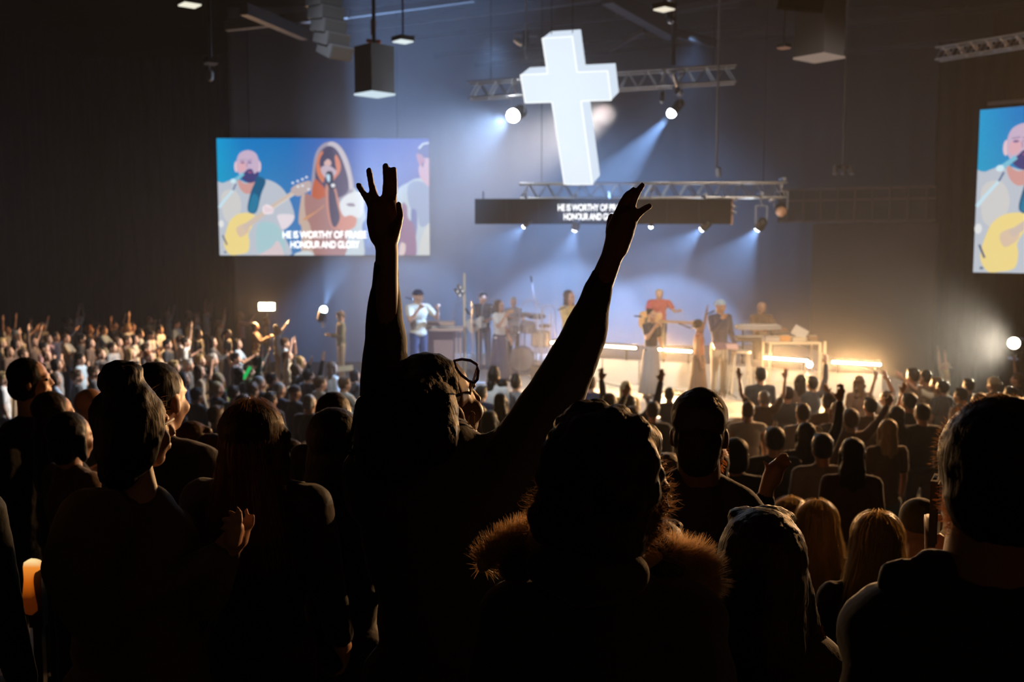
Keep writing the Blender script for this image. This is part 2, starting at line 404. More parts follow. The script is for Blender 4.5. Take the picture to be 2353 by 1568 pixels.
lamp(1860, 838, 18.6, W(1840, 900, 10), 120, 60, WHITE, 'small round white lamp at the foot of the synthesiser table', .05, .2, .8, floor=True)
lamp(1795, 486, 20.9, W(1795, 486, 20.9) + Vector((-.2, -1, -.3)), 0, 30, WARM, 'unlit lamp with an orange lens at the truss end', .1, .62, .5, mat('amber_lens', (.5, .25, .14), .4))
lamp(1562, 215, 21.0, W(1562, 215, 21) + Vector((.2, -1, -.6)), 0, 30, WARM, 'small unlit spotlight clamped under the upper truss', .06, .3, .5, M_chrome)
lamp(1521, 232, 21.0, W(1521, 232, 21) + Vector((-.2, -1, -.9)), 0, 30, WARM, 'slim unlit lamp hanging left of the slanting beam spotlight', .04, .5, .5, M_chrome)
# the warm blinder on its stand
p = W(613, 705, 29.0)
t = thing('blinder', 'warm blinding floodlight on a stand behind the crowd', 'stage light', (p.x, p.y, 0))
MB().box(p + Vector((0, .07, 0)), (.5, .12, .26)).build('housing', M_black, t)
for i in (-1, 1): MB().box(p + Vector((i * .115, -.01, 0)), (.21, .03, .2)).build('lens', emi('blinder_lens', (1, .75, .42), 120), t)
MB().cap((p.x, p.y + .07, .03), (p.x, p.y + .07, p.z - .1), .025, .02).build('stand', M_black, t)
for a in range(3): MB().cap((p.x, p.y + .07, .4), (p.x + .4 * math.cos(a * 2.1), p.y + .07 + .4 * math.sin(a * 2.1), .02), .012, .012, 8).build('leg', M_black, t)
area('blinder_light', p + Vector((0, -.06, 0)), p + Vector((-.6, -6, -.6)), 600, .4, .2, WARM)

# ------------------------------------------------------------------ glowing cross
c0 = W(1246, 88.4, 18.6); ray = (c0 - CAM).normalized(); rt = ray.cross(Vector((0, 0, 1))).normalized(); up = rt.cross(ray)
dist = (c0 - CAM).length; s = dist / F / math.cos(math.atan(math.hypot(1246 - IMW / 2, 88 - IMH / 2) / F)) * .985
cf = lambda a, b, c: rt * a + up * b + ray * c
CR, CU, CD = cf(.914, .049, -.401).normalized(), cf(-.154, .960, -.234), cf(.374, .275, .886)
CU = (CU - CR * CU.dot(CR)).normalized(); CD = CU.cross(CR) * 1.0
if CD.dot(ray) < 0: CD = -CD
wv, hv, tv_ = 68.8, 335, 54.5
poly = [(0, 0), (wv, 0), (wv, -76.5), (138, -76.5), (138, -140), (wv, -140), (wv, -hv), (0, -hv), (0, -140), (-65, -140), (-65, -76.5), (0, -76.5)]
crossmat = emi('cross_glow', (0.80, 0.90, 1.0), 1.0); crossedge = emi('cross_edge', (0.93, 0.97, 1.0), 1.15); crossside = emi('cross_side', (0.75, 0.86, 1.0), 0.92)
t = thing('cross', 'large glowing white three-dimensional cross hanging above the stage', 'cross', c0)
def cpt(x, y, z): return c0 + (CR * x + CU * y + CD * z) * s
MB().prism([(x, y) for x, y in poly], cpt(0, 0, 1.5), CR * s, CU * s, CD * (tv_ - 3) * s).build('body', crossside, t)
ins = [(2.2, -2.2), (wv - 2.2, -2.2), (wv - 2.2, -78.7), (135.8, -78.7), (135.8, -137.8), (wv - 2.2, -137.8), (wv - 2.2, -hv + 2.2), (2.2, -hv + 2.2), (2.2, -137.8), (-62.8, -137.8), (-62.8, -78.7), (2.2, -78.7)]
MB().prism(ins, cpt(0, 0, 0), CR * s, CU * s, CD * 1.4 * s).build('front_face', crossmat, t)
MB().prism(ins, cpt(0, 0, tv_ - 1.4), CR * s, CU * s, CD * 1.4 * s).build('back_face', crossmat, t)
for a, b in zip(poly, poly[1:] + poly[:1]):
    MB().bar(cpt(*a, .6), cpt(*b, .6), 2.4 * s).build('edge_trim', crossedge, t)
for (x, y) in ((10, -3), (wv - 10, -3)):
    q = cpt(x, y, tv_ / 2); MB().tube([q, (q.x, q.y, 11.9)], .008, 5).build('cable', M_black, t)
area('cross_light', cpt(34, -150, -8), cpt(34, -150, -200), 60, 1.2, 2.2, (.75, .87, 1))

# ------------------------------------------------------------------ trusses
def truss(a, b, hgt, dep, nb, label, lam=0.026):
    a = Vector(a); b = Vector(b); u = (b - a).normalized(); nrm = Vector((-u.y, u.x, 0)).normalized() * dep; z = Vector((0, 0, hgt))
    t = thing('truss', label, 'truss', a)
    for o_ in (Vector((0, 0, 0)), z, nrm, nrm + z):
        MB().cap(a + o_, b + o_, lam, lam, 10).build('chord', M_alu, t, smooth=True)
    L = b - a
    for k in range(nb):
        p = a + L * (k / nb); q = a + L * ((k + 1) / nb); m_ = (p + q) / 2
        for off in (Vector((0, 0, 0)), nrm):
            MB().tube([p + off, m_ + off + z], .014).build('brace', M_alu, t)
            MB().tube([m_ + off + z, q + off], .014).build('brace', M_alu, t)
        MB().tube([p, p + nrm], .012).build('brace', M_alu, t)
    for s_ in (.08, .92):
        q = a + L * s_ + nrm * .5 + z; MB().tube([q, (q.x, q.y, 11.98)], .007, 5).build('hoist_chain', M_black, t)
    return t
truss(W(1078, 224, 21.6), W(1690, 186, 20.8), .33, .33, 14, 'upper aluminium truss passing behind the glowing cross')
truss(W(1196, 456, 20.6), W(1806, 453, 20.6), .30, .30, 15, 'lower aluminium truss carrying the caption banner')
truss(W(2150, 136, 22), W(2420, 92, 20.5), .25, .3, 8, 'brownish truss high beside the narrow video screen')
# chain hoists and hanging cables
def cable(px, py, d, z1, label, r=.01, name='cable', m=None):
    p = W(px, py, d); return tag(MB().tube([p, (p.x, p.y, z1)], r, 6).build(name, m or mat('grey_cable', (.25, .25, .27), .5)), label, 'cable')
cable(1646, 400, 20.7, 11.95, 'pale vertical cable crossing the upper truss down to the lower truss', .022)
cable(1937, 384, 23.5, 11.95, 'thin dark drop cable below the box with the lit underside', .03, m=mat('dim_cable', (.12, .12, .12), .6))
cable(1208, 128, 21.5, 11.95, 'hanging cable above the dazzling white spotlight', .02)
cable(1547, 150, 21.0, 11.95, 'cable loom from the roof to the upper truss end', .045, m=M_black)
for k in range(6):
    p = W(1647 + (k % 2) * 4, 340 + k * 9, 20.6); pass
p = W(1652, 395, 20.6)
tag(MB().lathe([(.02, -.12), (.06, -.1), (.06, .06), (.02, .1)], p, 10).build('chain_hoist', M_alu), 'small chain hoist where the pale cable meets the lower truss', 'hoist')
p = W(1208, 90, 21.6)
t = thing('camera_mount', 'cluster of small fittings on a pipe above the dazzling spotlight', 'light fitting', p)
MB().box(p, (.12, .1, .35)).build('bracket', M_black, t)
MB().bar(p + Vector((-.25, 0, .1)), p + Vector((.25, 0, .06)), .04).build('crossbar', M_alu, t)
MB().cap(p + Vector((-.22, 0, -.02)), p + Vector((-.1, 0, -.1)), .05, .05).build('fitting', M_alu, t)
MB().cap(p + Vector((.0, 0, -.1)), p + Vector((.02, 0, -.4)), .02, .015).build('tail', M_alu, t)
p = W(1937, 384, 23.5)
t = thing('camera_mount', 'dim cluster of small fittings at the end of the thin drop cable', 'light fitting', p)
MB().box(p, (.35, .08, .08)).build('crossbar', M_black, t)
for i in (-1, 0, 1): MB().cap(p + Vector((i * .17, 0, 0)), p + Vector((i * .19, -.05, -.14)), .05, .06).build('fitting', mat('dim_metal', (.25, .22, .22), .5), t)

# ------------------------------------------------------------------ text and the caption banner
def text(body, size, o, rot, m, parent, name='caption_line', bold=.022, ext=.002, width=None):
    cu = bpy.data.curves.new(name, 'FONT'); cu.body = body; cu.size = size; cu.align_x = 'CENTER'; cu.align_y = 'CENTER'; cu.offset = bold * size; cu.extrude = ext; cu.space_character = .94
    ob = bpy.data.objects.new('tmp', cu); COL.objects.link(ob)
    me = bpy.data.meshes.new_from_object(ob.evaluated_get(bpy.context.evaluated_depsgraph_get())); bpy.data.objects.remove(ob)
    if width:
        xs_ = [v.co.x for v in me.vertices]; me.transform(Matrix.Diagonal((width / (max(xs_) - min(xs_)), 1, 1, 1)))
    M_ = Matrix.Translation(o) @ rot.to_4x4(); me.transform(M_); me.materials.clear()
    return link(name, me, m, parent)
a = W(1091, 484, 20.35); b = W(1680, 486, 20.35); zt = W(1400, 457, 20.35).z; zb = W(1400, 515, 20.35).z
t = thing('banner_screen', 'long dark screen under the lower truss with white caption lettering', 'screen', ((a.x + b.x) / 2, a.y, zb))
MB().box(((a.x + b.x) / 2, a.y + .06, (zt + zb) / 2), (b.x - a.x, .1, zt - zb)).build('panel', mat('led_panel', (.004, .004, .005), .95), t)
for i in range(1, 8):
    x = a.x + (b.x - a.x) * i / 8; MB().box((x, a.y + .005, (zt + zb) / 2), (.006, .012, zt - zb)).build('seam', M_dark, t)
MB().box((b.x + .02, a.y + .05, (zt + zb) / 2), (.03, .12, zt - zb + .02)).build('end_cap', mat('copper_edge', (.55, .3, .18), .4), t)
cap_m = emi('caption_glow', (1, 1, 1), 1.6)
rx = Matrix.Rotation(R(90), 3, 'X'); sy = (b.x - a.x) / (1680 - 1091)
cx = W(1361, 480, 20.33).x
text('HE IS WORTHY OF PRAISE', .185, (cx, 20.33, W(1383, 478, 20.33).z), rx, cap_m, t, width=1.40)
text('HONOUR AND GLORY', .185, (cx, 20.33, W(1383, 499, 20.33).z), rx, cap_m, t, width=1.17)
for px in (1110, 1400, 1665):
    p = W(px, 456, 20.4); MB().bar(p, p + Vector((0, .1, .14)), .03).build('hanger', M_alu, t)
for k, (px, py) in enumerate(((1688, 459), (1687, 474), (1687, 488), (1772, 460))):
    p = W(px, py, 20.3); tag(MB().ell(p, (.05, .04, .03)).build('truss_clamp', M_alu), ['upper', 'middle', 'lower', 'outermost'][k] + ' shiny clamp beside the copper-edged banner end', 'clamp')

# ------------------------------------------------------------------ video screens
def smooth(pts, n=4, closed=True):
    N = len(pts); out = []
    for i in range(N):
        p0, p1, p2, p3 = (pts[(i + k) % N] for k in (-1, 0, 1, 2))
        for j in range(n):
            t_ = j / n
            out.append(tuple(.5 * ((2 * p1[q]) + (-p0[q] + p2[q]) * t_ + (2 * p0[q] - 5 * p1[q] + 4 * p2[q] - p3[q]) * t_ ** 2 + (-p0[q] + 3 * p1[q] - 3 * p2[q] + p3[q]) * t_ ** 3) for q in (0, 1)))
    return out
def clip(poly, x0, x1, y0, y1):
    def cut(P, f, inter):
        out = []
        for i in range(len(P)):
            a_, b_ = P[i - 1], P[i]
            if f(b_):
                if not f(a_): out.append(inter(a_, b_))
                out.append(b_)
            elif f(a_): out.append(inter(a_, b_))
        return out
    ix = lambda X: (lambda a_, b_: (X, a_[1] + (b_[1] - a_[1]) * (X - a_[0]) / (b_[0] - a_[0])))
    iy = lambda Y: (lambda a_, b_: (a_[0] + (b_[0] - a_[0]) * (Y - a_[1]) / (b_[1] - a_[1]), Y))
    for f, i_ in ((lambda p: p[0] >= x0, ix(x0)), (lambda p: p[0] <= x1, ix(x1)), (lambda p: p[1] >= y0, iy(y0)), (lambda p: p[1] <= y1, iy(y1))):
        if poly: poly = cut(poly, f, i_)
    return poly
def bgmat(flip=False):
    m = bpy.data.materials.new('screen_backdrop'); m.use_nodes = True; nt = m.node_tree
    for q in list(nt.nodes): nt.nodes.remove(q)
    o = nt.nodes.new('ShaderNodeOutputMaterial'); e = nt.nodes.new('ShaderNodeEmission'); nt.links.new(e.outputs[0], o.inputs[0])
    tc = nt.nodes.new('ShaderNodeTexCoord'); sp = nt.nodes.new('ShaderNodeSeparateXYZ'); nt.links.new(tc.outputs['Generated'], sp.inputs[0])
    r1 = nt.nodes.new('ShaderNodeValToRGB'); nt.links.new(sp.outputs[0], r1.inputs[0]); el = r1.color_ramp.elements
    el[0].color = (*srgb(0, 152, 210), 1); el[1].color = (*srgb(78, 92, 178), 1); el[1].position = 1
    for ps, c in ((.12, (0, 120, 195)), (.33, (0, 112, 188)), (.5, (50, 95, 178))):
        q = el.new(ps); q.color = (*srgb(*c), 1)
    r2 = nt.nodes.new('ShaderNodeValToRGB'); nt.links.new(sp.outputs[0], r2.inputs[0]); el = r2.color_ramp.elements
    el[0].color = (*srgb(10, 160, 190), 1); el[1].color = (*srgb(112, 122, 172), 1)
    q = el.new(.35); q.color = (*srgb(75, 130, 185), 1)
    mx = nt.nodes.new('ShaderNodeMix'); mx.data_type = 'RGBA'; nt.links.new(sp.outputs[2], mx.inputs[0]); nt.links.new(r2.outputs[0], mx.inputs[6]); nt.links.new(r1.outputs[0], mx.inputs[7])
    nt.links.new(mx.outputs[2], e.inputs[0]); return m
def video(o, ux, uy, nrm, wd, ht, vmax, label, cat_label, cap=True):
    """o: lower left corner; picture drawn in the frame 0..2295 x 38..1310 of the camera feed, shown up to vmax"""
    t = thing('video_screen', label, 'screen', o)
    nrm = Vector(nrm).normalized(); ux = Vector(ux).normalized(); uy = Vector(uy).normalized(); kx = wd / vmax; ky = ht / 1272
    oo_ = Vector(o) + uy * ht
    MB().box(Vector(o) + ux * wd / 2 + uy * ht / 2 - nrm * .09, (wd + .04, .12, ht + .04), Matrix((ux, -nrm, uy)).transposed()).build('casing', M_black, t)
    MB().box(Vector(o) + ux * wd / 2 + uy * ht / 2 - nrm * .012, (wd, .02, ht), Matrix((ux, -nrm, uy)).transposed()).build('display', bgmat(), t)
    for s_ in (.15, .85):
        q = Vector(o) + ux * wd * s_ + uy * ht - nrm * .09; MB().tube([q, (q.x, q.y, 11.95)], .015, 6).build('hanging_cable', M_black, t)
    z = [0]
    def P(col, pts, sm=True, st=1.0, name='picture_area'):
        z[0] += 1
        q = smooth(pts) if sm else pts
        q = clip(q, 0, vmax, 38, 1310)
        if len(q) < 3: return
        q2 = []
        for a_ in q:
            if not q2 or math.hypot(a_[0] - q2[-1][0], a_[1] - q2[-1][1]) > .5: q2.append(a_)
        MB().prism([(x, -(y_ - 38)) for x, y_ in q2], oo_ + nrm * (.002 + .0007 * z[0]), ux * kx, uy * ky, nrm * .0005).build(name, emi('px_%d_%d_%d' % col, srgb(*col), st), t)
    def E(col, cx_, cy_, rx_, ry_, rot=0, n=20):
        P(col, [(cx_ + rx_ * math.cos(a_) * math.cos(rot) - ry_ * math.sin(a_) * math.sin(rot), cy_ + rx_ * math.cos(a_) * math.sin(rot) + ry_ * math.sin(a_) * math.cos(rot)) for a_ in [2 * math.pi * i / n for i in range(n)]], False)
    def L(col, pts, w0, w1=None):
        w1 = w1 or w0; q = []; N = len(pts)
        for sgn in (1, -1):
            for i in (range(N) if sgn > 0 else range(N - 1, -1, -1)):
                a_ = pts[max(i - 1, 0)]; b_ = pts[min(i + 1, N - 1)]; dx, dy = b_[0] - a_[0], b_[1] - a_[1]; l = math.hypot(dx, dy); ww = (w0 + (w1 - w0) * i / (N - 1)) / 2
                q.append((pts[i][0] - sgn * dy / l * ww, pts[i][1] + sgn * dx / l * ww))
        P(col, q, False)
    # bearded man with a guitar
    P((186, 194, 206), [(-40, 575), (60, 520), (200, 480), (330, 520), (450, 490), (560, 490), (680, 560), (770, 690), (825, 870), (790, 960), (700, 1010), (720, 1120), (738, 1330), (-40, 1330)])
    P((205, 205, 205), [(40, 640), (180, 600), (250, 760), (180, 950), (60, 900)])
    P((165, 200, 208), [(420, 980), (600, 960), (700, 1100), (690, 1300), (430, 1300)])
    P((214, 198, 204), [(690, 1330), (640, 1150), (560, 1230), (400, 1330)])
    P((228, 218, 226), [(640, 870), (760, 860), (822, 880), (800, 950), (740, 1010), (690, 1028), (660, 960)])
    P((205, 152, 148), [(215, 470), (300, 530), (410, 500), (400, 600), (310, 640), (240, 580)])
    E((226, 196, 205), 205, 345, 22, 60); E((228, 200, 210), 452, 340, 22, 62)
    P((198, 176, 202), [(215, 260), (250, 195), (330, 165), (410, 190), (448, 260), (452, 350), (430, 430), (370, 480), (280, 470), (225, 410), (210, 340)])
    P((218, 170, 182), [(240, 300), (300, 290), (310, 370), (250, 400), (225, 360)])
    P((62, 62, 120), [(300, 400), (330, 372), (375, 372), (400, 420), (440, 395), (445, 440), (410, 500), (340, 520), (270, 480), (255, 440)])
    P((150, 90, 130), [(325, 400), (350, 392), (378, 402), (352, 418)])
    for ex in (275, 352): E((110, 90, 150), ex, 300, 22, 9); L((150, 125, 165), [(ex - 30, 276), (ex + 30, 270)], 9)
    L((180, 150, 180), [(318, 300), (325, 350)], 16)
    P((8, 88, 130), [(430, 450), (522, 495), (470, 640), (410, 840), (318, 820), (350, 640), (400, 520)])
    P((26, 120, 160), [(380, 640), (440, 690), (400, 830), (330, 815)])
    P((236, 214, 140), [(95, 990), (150, 900), (240, 850), (350, 850), (410, 900), (370, 980), (320, 1080), (330, 1160), (310, 1270), (210, 1300), (110, 1300), (50, 1180)])
    P((216, 192, 168), [(190, 1010), (300, 960), (330, 1040), (230, 1110)])
    L((206, 188, 176), [(270, 1010), (560, 800), (840, 610)], 62, 42); L((232, 222, 214), [(560, 820), (840, 640)], 8)
    P((190, 172, 170), [(790, 600), (840, 545), (930, 510), (1005, 500), (1010, 590), (930, 640), (860, 665)])
    for gx, gy in ((815, 520), (868, 500), (920, 480), (965, 458), (870, 560), (920, 550), (985, 590)): E((230, 235, 245), gx, gy, 14, 12)
    P((240, 225, 232), [(480, 790), (520, 755), (570, 770), (600, 810), (590, 850), (530, 860), (490, 850)])
    for k in range(4): L((205, 170, 180), [(505 + k * 24, 770 + k * 10), (515 + k * 24, 840)], 7)
    L((196, 226, 240), [(8, 790), (70, 710), (165, 600)], 30, 24); L((70, 100, 150), [(165, 600), (200, 530)], 14)
    L((120, 190, 215), [(170, 505), (285, 420)], 42, 34); E((205, 232, 242), 170, 500, 30, 26)
    L((60, 80, 120), [(40, 1090), (85, 1195)], 16); E((100, 120, 140), 65, 1275, 16, 12); E((225, 228, 230), 28, 965, 28, 40)
    # singer with long hair
    P((196, 172, 160), [(930, 640), (890, 760), (870, 950), (900, 1010), (905, 1330), (1060, 1330), (1080, 800)])
    P((190, 205, 214), [(1400, 560), (1500, 590), (1580, 780), (1600, 900), (1560, 1000), (1575, 1330), (1380, 1330), (1330, 1000), (1330, 700)])
    P((158, 150, 168), [(1225, 75), (1135, 110), (1065, 210), (1030, 400), (1010, 620), (1040, 760), (1150, 820), (1320, 760), (1470, 600), (1455, 400), (1400, 220), (1320, 105)])
    P((196, 190, 200), [(1225, 78), (1290, 90), (1370, 180), (1430, 330), (1470, 560), (1430, 580), (1370, 380), (1290, 200), (1200, 130)])
    P((76, 66, 96), [(1225, 120), (1140, 160), (1085, 260), (1060, 420), (1080, 560), (1200, 700), (1390, 640), (1420, 520), (1380, 340), (1310, 180)])
    P((208, 122, 84), [(1140, 175), (1095, 230), (1072, 340), (1085, 430), (1140, 520), (1160, 440), (1110, 330), (1120, 250), (1150, 200)])
    P((212, 130, 100), [(1290, 215), (1335, 300), (1330, 400), (1270, 480), (1240, 540), (1250, 450), (1290, 370), (1270, 280)])
    P((62, 55, 84), [(1230, 130), (1160, 190), (1125, 280), (1160, 420), (1230, 440), (1280, 360), (1270, 240)])
    P((190, 96, 60), [(1030, 560), (1060, 480), (1110, 520), (1170, 600), (1150, 700), (1080, 740), (1020, 700)])
    P((166, 122, 118), [(950, 640), (1080, 700), (1180, 680), (1210, 900), (1240, 1010), (1380, 1000), (1360, 1330), (1050, 1330), (1000, 1000), (950, 880)])
    P((206, 150, 112), [(930, 900), (1060, 830), (1150, 760), (1130, 790), (1000, 890), (940, 930)])
    P((196, 136, 118), [(1170, 560), (1210, 520), (1280, 580), (1310, 700), (1370, 880), (1400, 960), (1330, 1010), (1240, 1020), (1190, 900), (1170, 700)])
    P((72, 60, 84), [(1210, 560), (1262, 600), (1290, 740), (1320, 900), (1270, 1000), (1230, 960), (1205, 800), (1200, 640)])
    P((206, 140, 122), [(1330, 900), (1430, 860), (1500, 900), (1480, 1000), (1380, 1040), (1300, 1020)])
    P((222, 228, 232), [(1320, 740), (1420, 640), (1560, 620), (1590, 760), (1540, 900), (1440, 870), (1360, 880)])
    P((140, 130, 150), [(1390, 750), (1460, 740), (1490, 770), (1430, 775)])
    P((196, 176, 190), [(1130, 350), (1200, 330), (1270, 370), (1290, 410), (1240, 470), (1180, 470), (1130, 410)])
    P((214, 176, 170), [(1160, 300), (1200, 262), (1235, 290), (1230, 330), (1170, 330)])
    P((44, 44, 66), [(1180, 410), (1245, 400), (1260, 500), (1240, 580), (1190, 540)]); P((190, 222, 240), [(1185, 430), (1220, 440), (1215, 510), (1190, 490)])
    L((40, 40, 56), [(1205, 560), (1270, 578)], 26); E((235, 235, 240), 1252, 548, 22, 20)
    # the third man
    P((178, 196, 210), [(1950, 600), (2060, 520), (2180, 470), (2320, 540), (2320, 1330), (2120, 1330), (2160, 1000), (2150, 800), (2100, 780), (2090, 950), (2060, 900), (2040, 770), (1960, 780)])
    P((140, 160, 196), [(2060, 560), (2180, 500), (2320, 600), (2320, 900), (2200, 1000), (2150, 820), (2080, 780)])
    P((200, 168, 190), [(2205, 300), (2240, 260), (2320, 250), (2320, 560), (2210, 480), (2180, 380)])
    P((176, 130, 156), [(2165, 200), (2230, 230), (2250, 300), (2195, 330), (2165, 260)])
    P((82, 90, 146), [(2170, 200), (2200, 130), (2320, 110), (2320, 240), (2240, 245), (2210, 210)])
    L((206, 216, 226), [(2185, 150), (2230, 100), (2300, 88)], 24, 18); E((110, 80, 120), 2225, 325, 10, 26)
    P((134, 96, 136), [(1990, 780), (2050, 770), (2060, 900), (2130, 1000), (2140, 1330), (1970, 1330)])
    P((216, 196, 196), [(1975, 1180), (2030, 1190), (2020, 1290), (1960, 1330)]); P((200, 205, 205), [(2200, 1130), (2295, 960), (2320, 1290), (2180, 1330)])
    P((206, 216, 222), [(830, 1290), (930, 1262), (1010, 1275), (1020, 1330), (830, 1330)])
    if cap:
        rot = Matrix((ux, uy, nrm)).transposed()
        for txt, yy in (('HE IS WORTHY OF PRAISE', 1088), ('HONOUR AND GLORY', 1196)):
            text(txt, .318, oo_ + ux * 1152 * kx - uy * (yy - 38) * ky + nrm * .075, rot, cap_m, t, ext=.002, width=(910 if yy < 1100 else 750) * kx)
    return t
bl = W(505, 587, 33); br = W(988, 588, 33); tl = W(499, 318, 33)
video((bl.x, 33, bl.z), (1, 0, 0), (0, 0, 1), (0, -1, 0), br.x - bl.x, W(740, 318, 33).z - bl.z, 2295, 'large video screen showing two men and a long-haired singer with white captions', '')
# the narrow screen at the other side, angled towards the crowd
q0 = W(2236, 626, 24.2); q1 = W(2480, 632, 22.6); q1.z = q0.z; u = (q1 - q0).normalized(); ht = W(2253, 253, 24.2).z - q0.z
full = ht * 1.81
video(q0, u, (0, 0, 1), (u.y, -u.x, 0), full, ht, 2295, 'video screen cut by the frame, showing a bald bearded man playing guitar', '', True)
a = W(2270, 242, 24.2); MB()
tag(MB().bar((a.x, a.y, q0.z + ht + .14), (a.x, a.y, q0.z + ht + .14) + u * 4 if False else Vector((a.x, a.y, q0.z + ht + .14)) + u * 4, .08).build('screen_rail', mat('rail_brown', (.3, .24, .2), .5)), 'brown rail above the narrow video screen', 'rail')

# ------------------------------------------------------------------ hung speakers, boxes and house lights
grey_box = mat('speaker_paint', (.09, .09, .1), .5); grille = mat('speaker_grille', (.05, .05, .055), .7)
def line_array(spec, d, wpx, hpx, dpx, yaw, label):
    k = d / F; p0 = W(spec[0][0], spec[0][1], d)
    t = thing('line_array', label, 'speaker', p0)
    for i, (px, py, pit) in enumerate(spec):
        p = W(px, py, d); rot = Matrix.Rotation(R(yaw), 3, 'Z') @ Matrix.Rotation(R(pit), 3, 'X')
        o = MB().box(p, (wpx * k, dpx * k, hpx * k * 1.04), rot).build('cabinet', grey_box, t)
        MB().box(p + rot @ Vector((0, -dpx * k / 2 - .008, 0)), (wpx * k * .94, .014, hpx * k * .82), rot).build('grille', grille, o)
    p = W(*spec[0][:2], d); MB().bar(p, (p.x, p.y, 11.9), .05).build('hanging_bar', M_black, t)
line_array([(741, -28, -2), (744, 2, 2), (749, 31, 6), (755, 60, 11), (762, 88, 17), (770, 115, 24)], 15.5, 62, 29, 52, 48, 'curved line array speaker hanging high above the large video screen')
line_array([(1822, -95, 2), (1820, -50, 8), (1817, -2, 15)], 13.0, 118, 46, 90, 18, 'speaker array cut by the top edge, hanging right of the glowing cross')
def hung_box(px, pyb, wpx, hpx, d, lit, label, yaw=45):
    k = d / F; p = W(px, pyb, d); rot = Matrix.Rotation(R(yaw), 3, 'Z')
    t = thing('ceiling_box', label, 'light fitting', p); sd = wpx * k * .72
    MB().box(p + Vector((0, 0, hpx * k / 2 + .03)), (sd * .96, sd * .96, hpx * k), rot).build('body', grey_box, t)
    MB().box(p + Vector((0, 0, .012)), (sd, sd, .03), rot).build('underside', emi('underside_%s' % ('cool' if lit == 1 else 'warm'), (.62, .76, .85) if lit == 1 else (.22, .16, .13), 1.0), t)  # undersides emit a fixed colour in place of light from the floor
    MB().bar(p + Vector((0, 0, hpx * k)), (p.x, p.y, 11.9), .06).build('pole', M_black, t)
    return p
hung_box(861, 219, 92, 104, 18, 1, 'tall hanging box with a pale lit underside above the video screen')
hung_box(1882, 135, 112, 130, 17, 2, 'tall dark hanging box with a dim warm underside', 38)
p = W(858, 78, 18.3)
tag(MB().cap(p, p + Vector((0, 0, .22)), .045, .05).cap(p + Vector((-.1, 0, -.12)), p + Vector((.1, 0, -.14)), .035, .04).build('hoist', mat('red_hoist', (.5, .1, .05), .5)), 'red chain hoist above the tall box with the pale underside', 'hoist')
def house_light(px, py, wpx, d, col, label):
    k = d / F; p = W(px, py, d); t = thing('house_light', label, 'ceiling light', p)
    rot = Matrix.Rotation(R(40), 3, 'Z'); sd = wpx * k * .7
    MB().box(p + Vector((0, 0, .05)), (sd * 1.1, sd * 1.1, .08), rot).build('housing', M_black, t)
    MB().box(p, (sd, sd, .02), rot).build('diffuser', emi('house_%d_%d_%d' % col, srgb(*col), 1.05), t)
    MB().bar(p + Vector((0, 0, .1)), (p.x, p.y, 11.9), .03).build('stem', M_black, t)
house_light(436, 12, 54, 16, (240, 236, 215), 'flat lit house light left of the curved line array at the top')
house_light(926, 96, 48, 18, (222, 236, 240), 'flat lit house light beside the tall box with the pale underside')
house_light(1526, 22, 48, 16, (236, 226, 205), 'flat lit house light right of the cross top')
house_light(1801, 111, 32, 20, (110, 80, 66), 'dim flat house light between the cross and the dark hanging box')
house_light(485, 147, 34, 17, (52, 44, 42), 'unlit house light in the dark above the large video screen corner')  # this diffuser emits a faint colour
p = W(482, 168, 17); tag(MB().cap(p, p + Vector((0, 0, -.08)), .06, .06).tube([p, (p.x, p.y, 11.95)], .012, 6).build('pipe_end', mat('dim_pipe', (.2, .18, .16), .6)), 'short pipe stub below the unlit house light', 'pipe')
p = W(1541, 47, 17)
lamp(1541, 47, 17.5, p + Vector((0, -1, -1)), 0, 30, WHITE, 'small shiny lamp just below the flat house light near the cross', .05, .3, .5, M_chrome)

# ------------------------------------------------------------------ people
SKIN = {'light': mat('skin_light', (.62, .36, .25), .5, scale=60), 'tan': mat('skin_tan', (.46, .25, .16), .5, scale=60), 'brown': mat('skin_brown', (.22, .11, .07), .48, scale=60)}
def cloth(name):
    c = {'black': (.014, .014, .017), 'charcoal': (.045, .045, .05), 'navy': (.02, .03, .08), 'white': (.68, .68, .66), 'grey': (.24, .24, .25), 'cream': (.58, .5, .38), 'beige': (.4, .3, .2), 'brown': (.12, .07, .045),
         'pink': (.6, .33, .33), 'light blue': (.34, .46, .58), 'red': (.42, .06, .06), 'green': (.05, .12, .07), 'yellow': (.6, .42, .16), 'rust': (.3, .11, .06), 'olive': (.14, .12, .06), 'denim': (.1, .17, .3), 'blue': (.06, .14, .4)}[name]
    return mat('cloth_' + name.replace(' ', '_'), c, .85, sheen=.25, bump=.25, scale=40)
HAIR = {'black': (.012, .01, .01), 'dark': (.03, .02, .015), 'brown': (.1, .055, .03), 'blonde': (.5, .34, .15), 'grey': (.42, .4, .38), 'ginger': (.3, .1, .03)}
def hairm(n):
    if 'hair_' + n in MATS: return MATS['hair_' + n]
    m = streaks(mat('hair_' + n, HAIR[n], .55, sheen=.06, bump=.25, scale=90, vary=.6)); m.node_tree.nodes['Principled BSDF'].inputs['Specular IOR Level'].default_value = .22
    return m
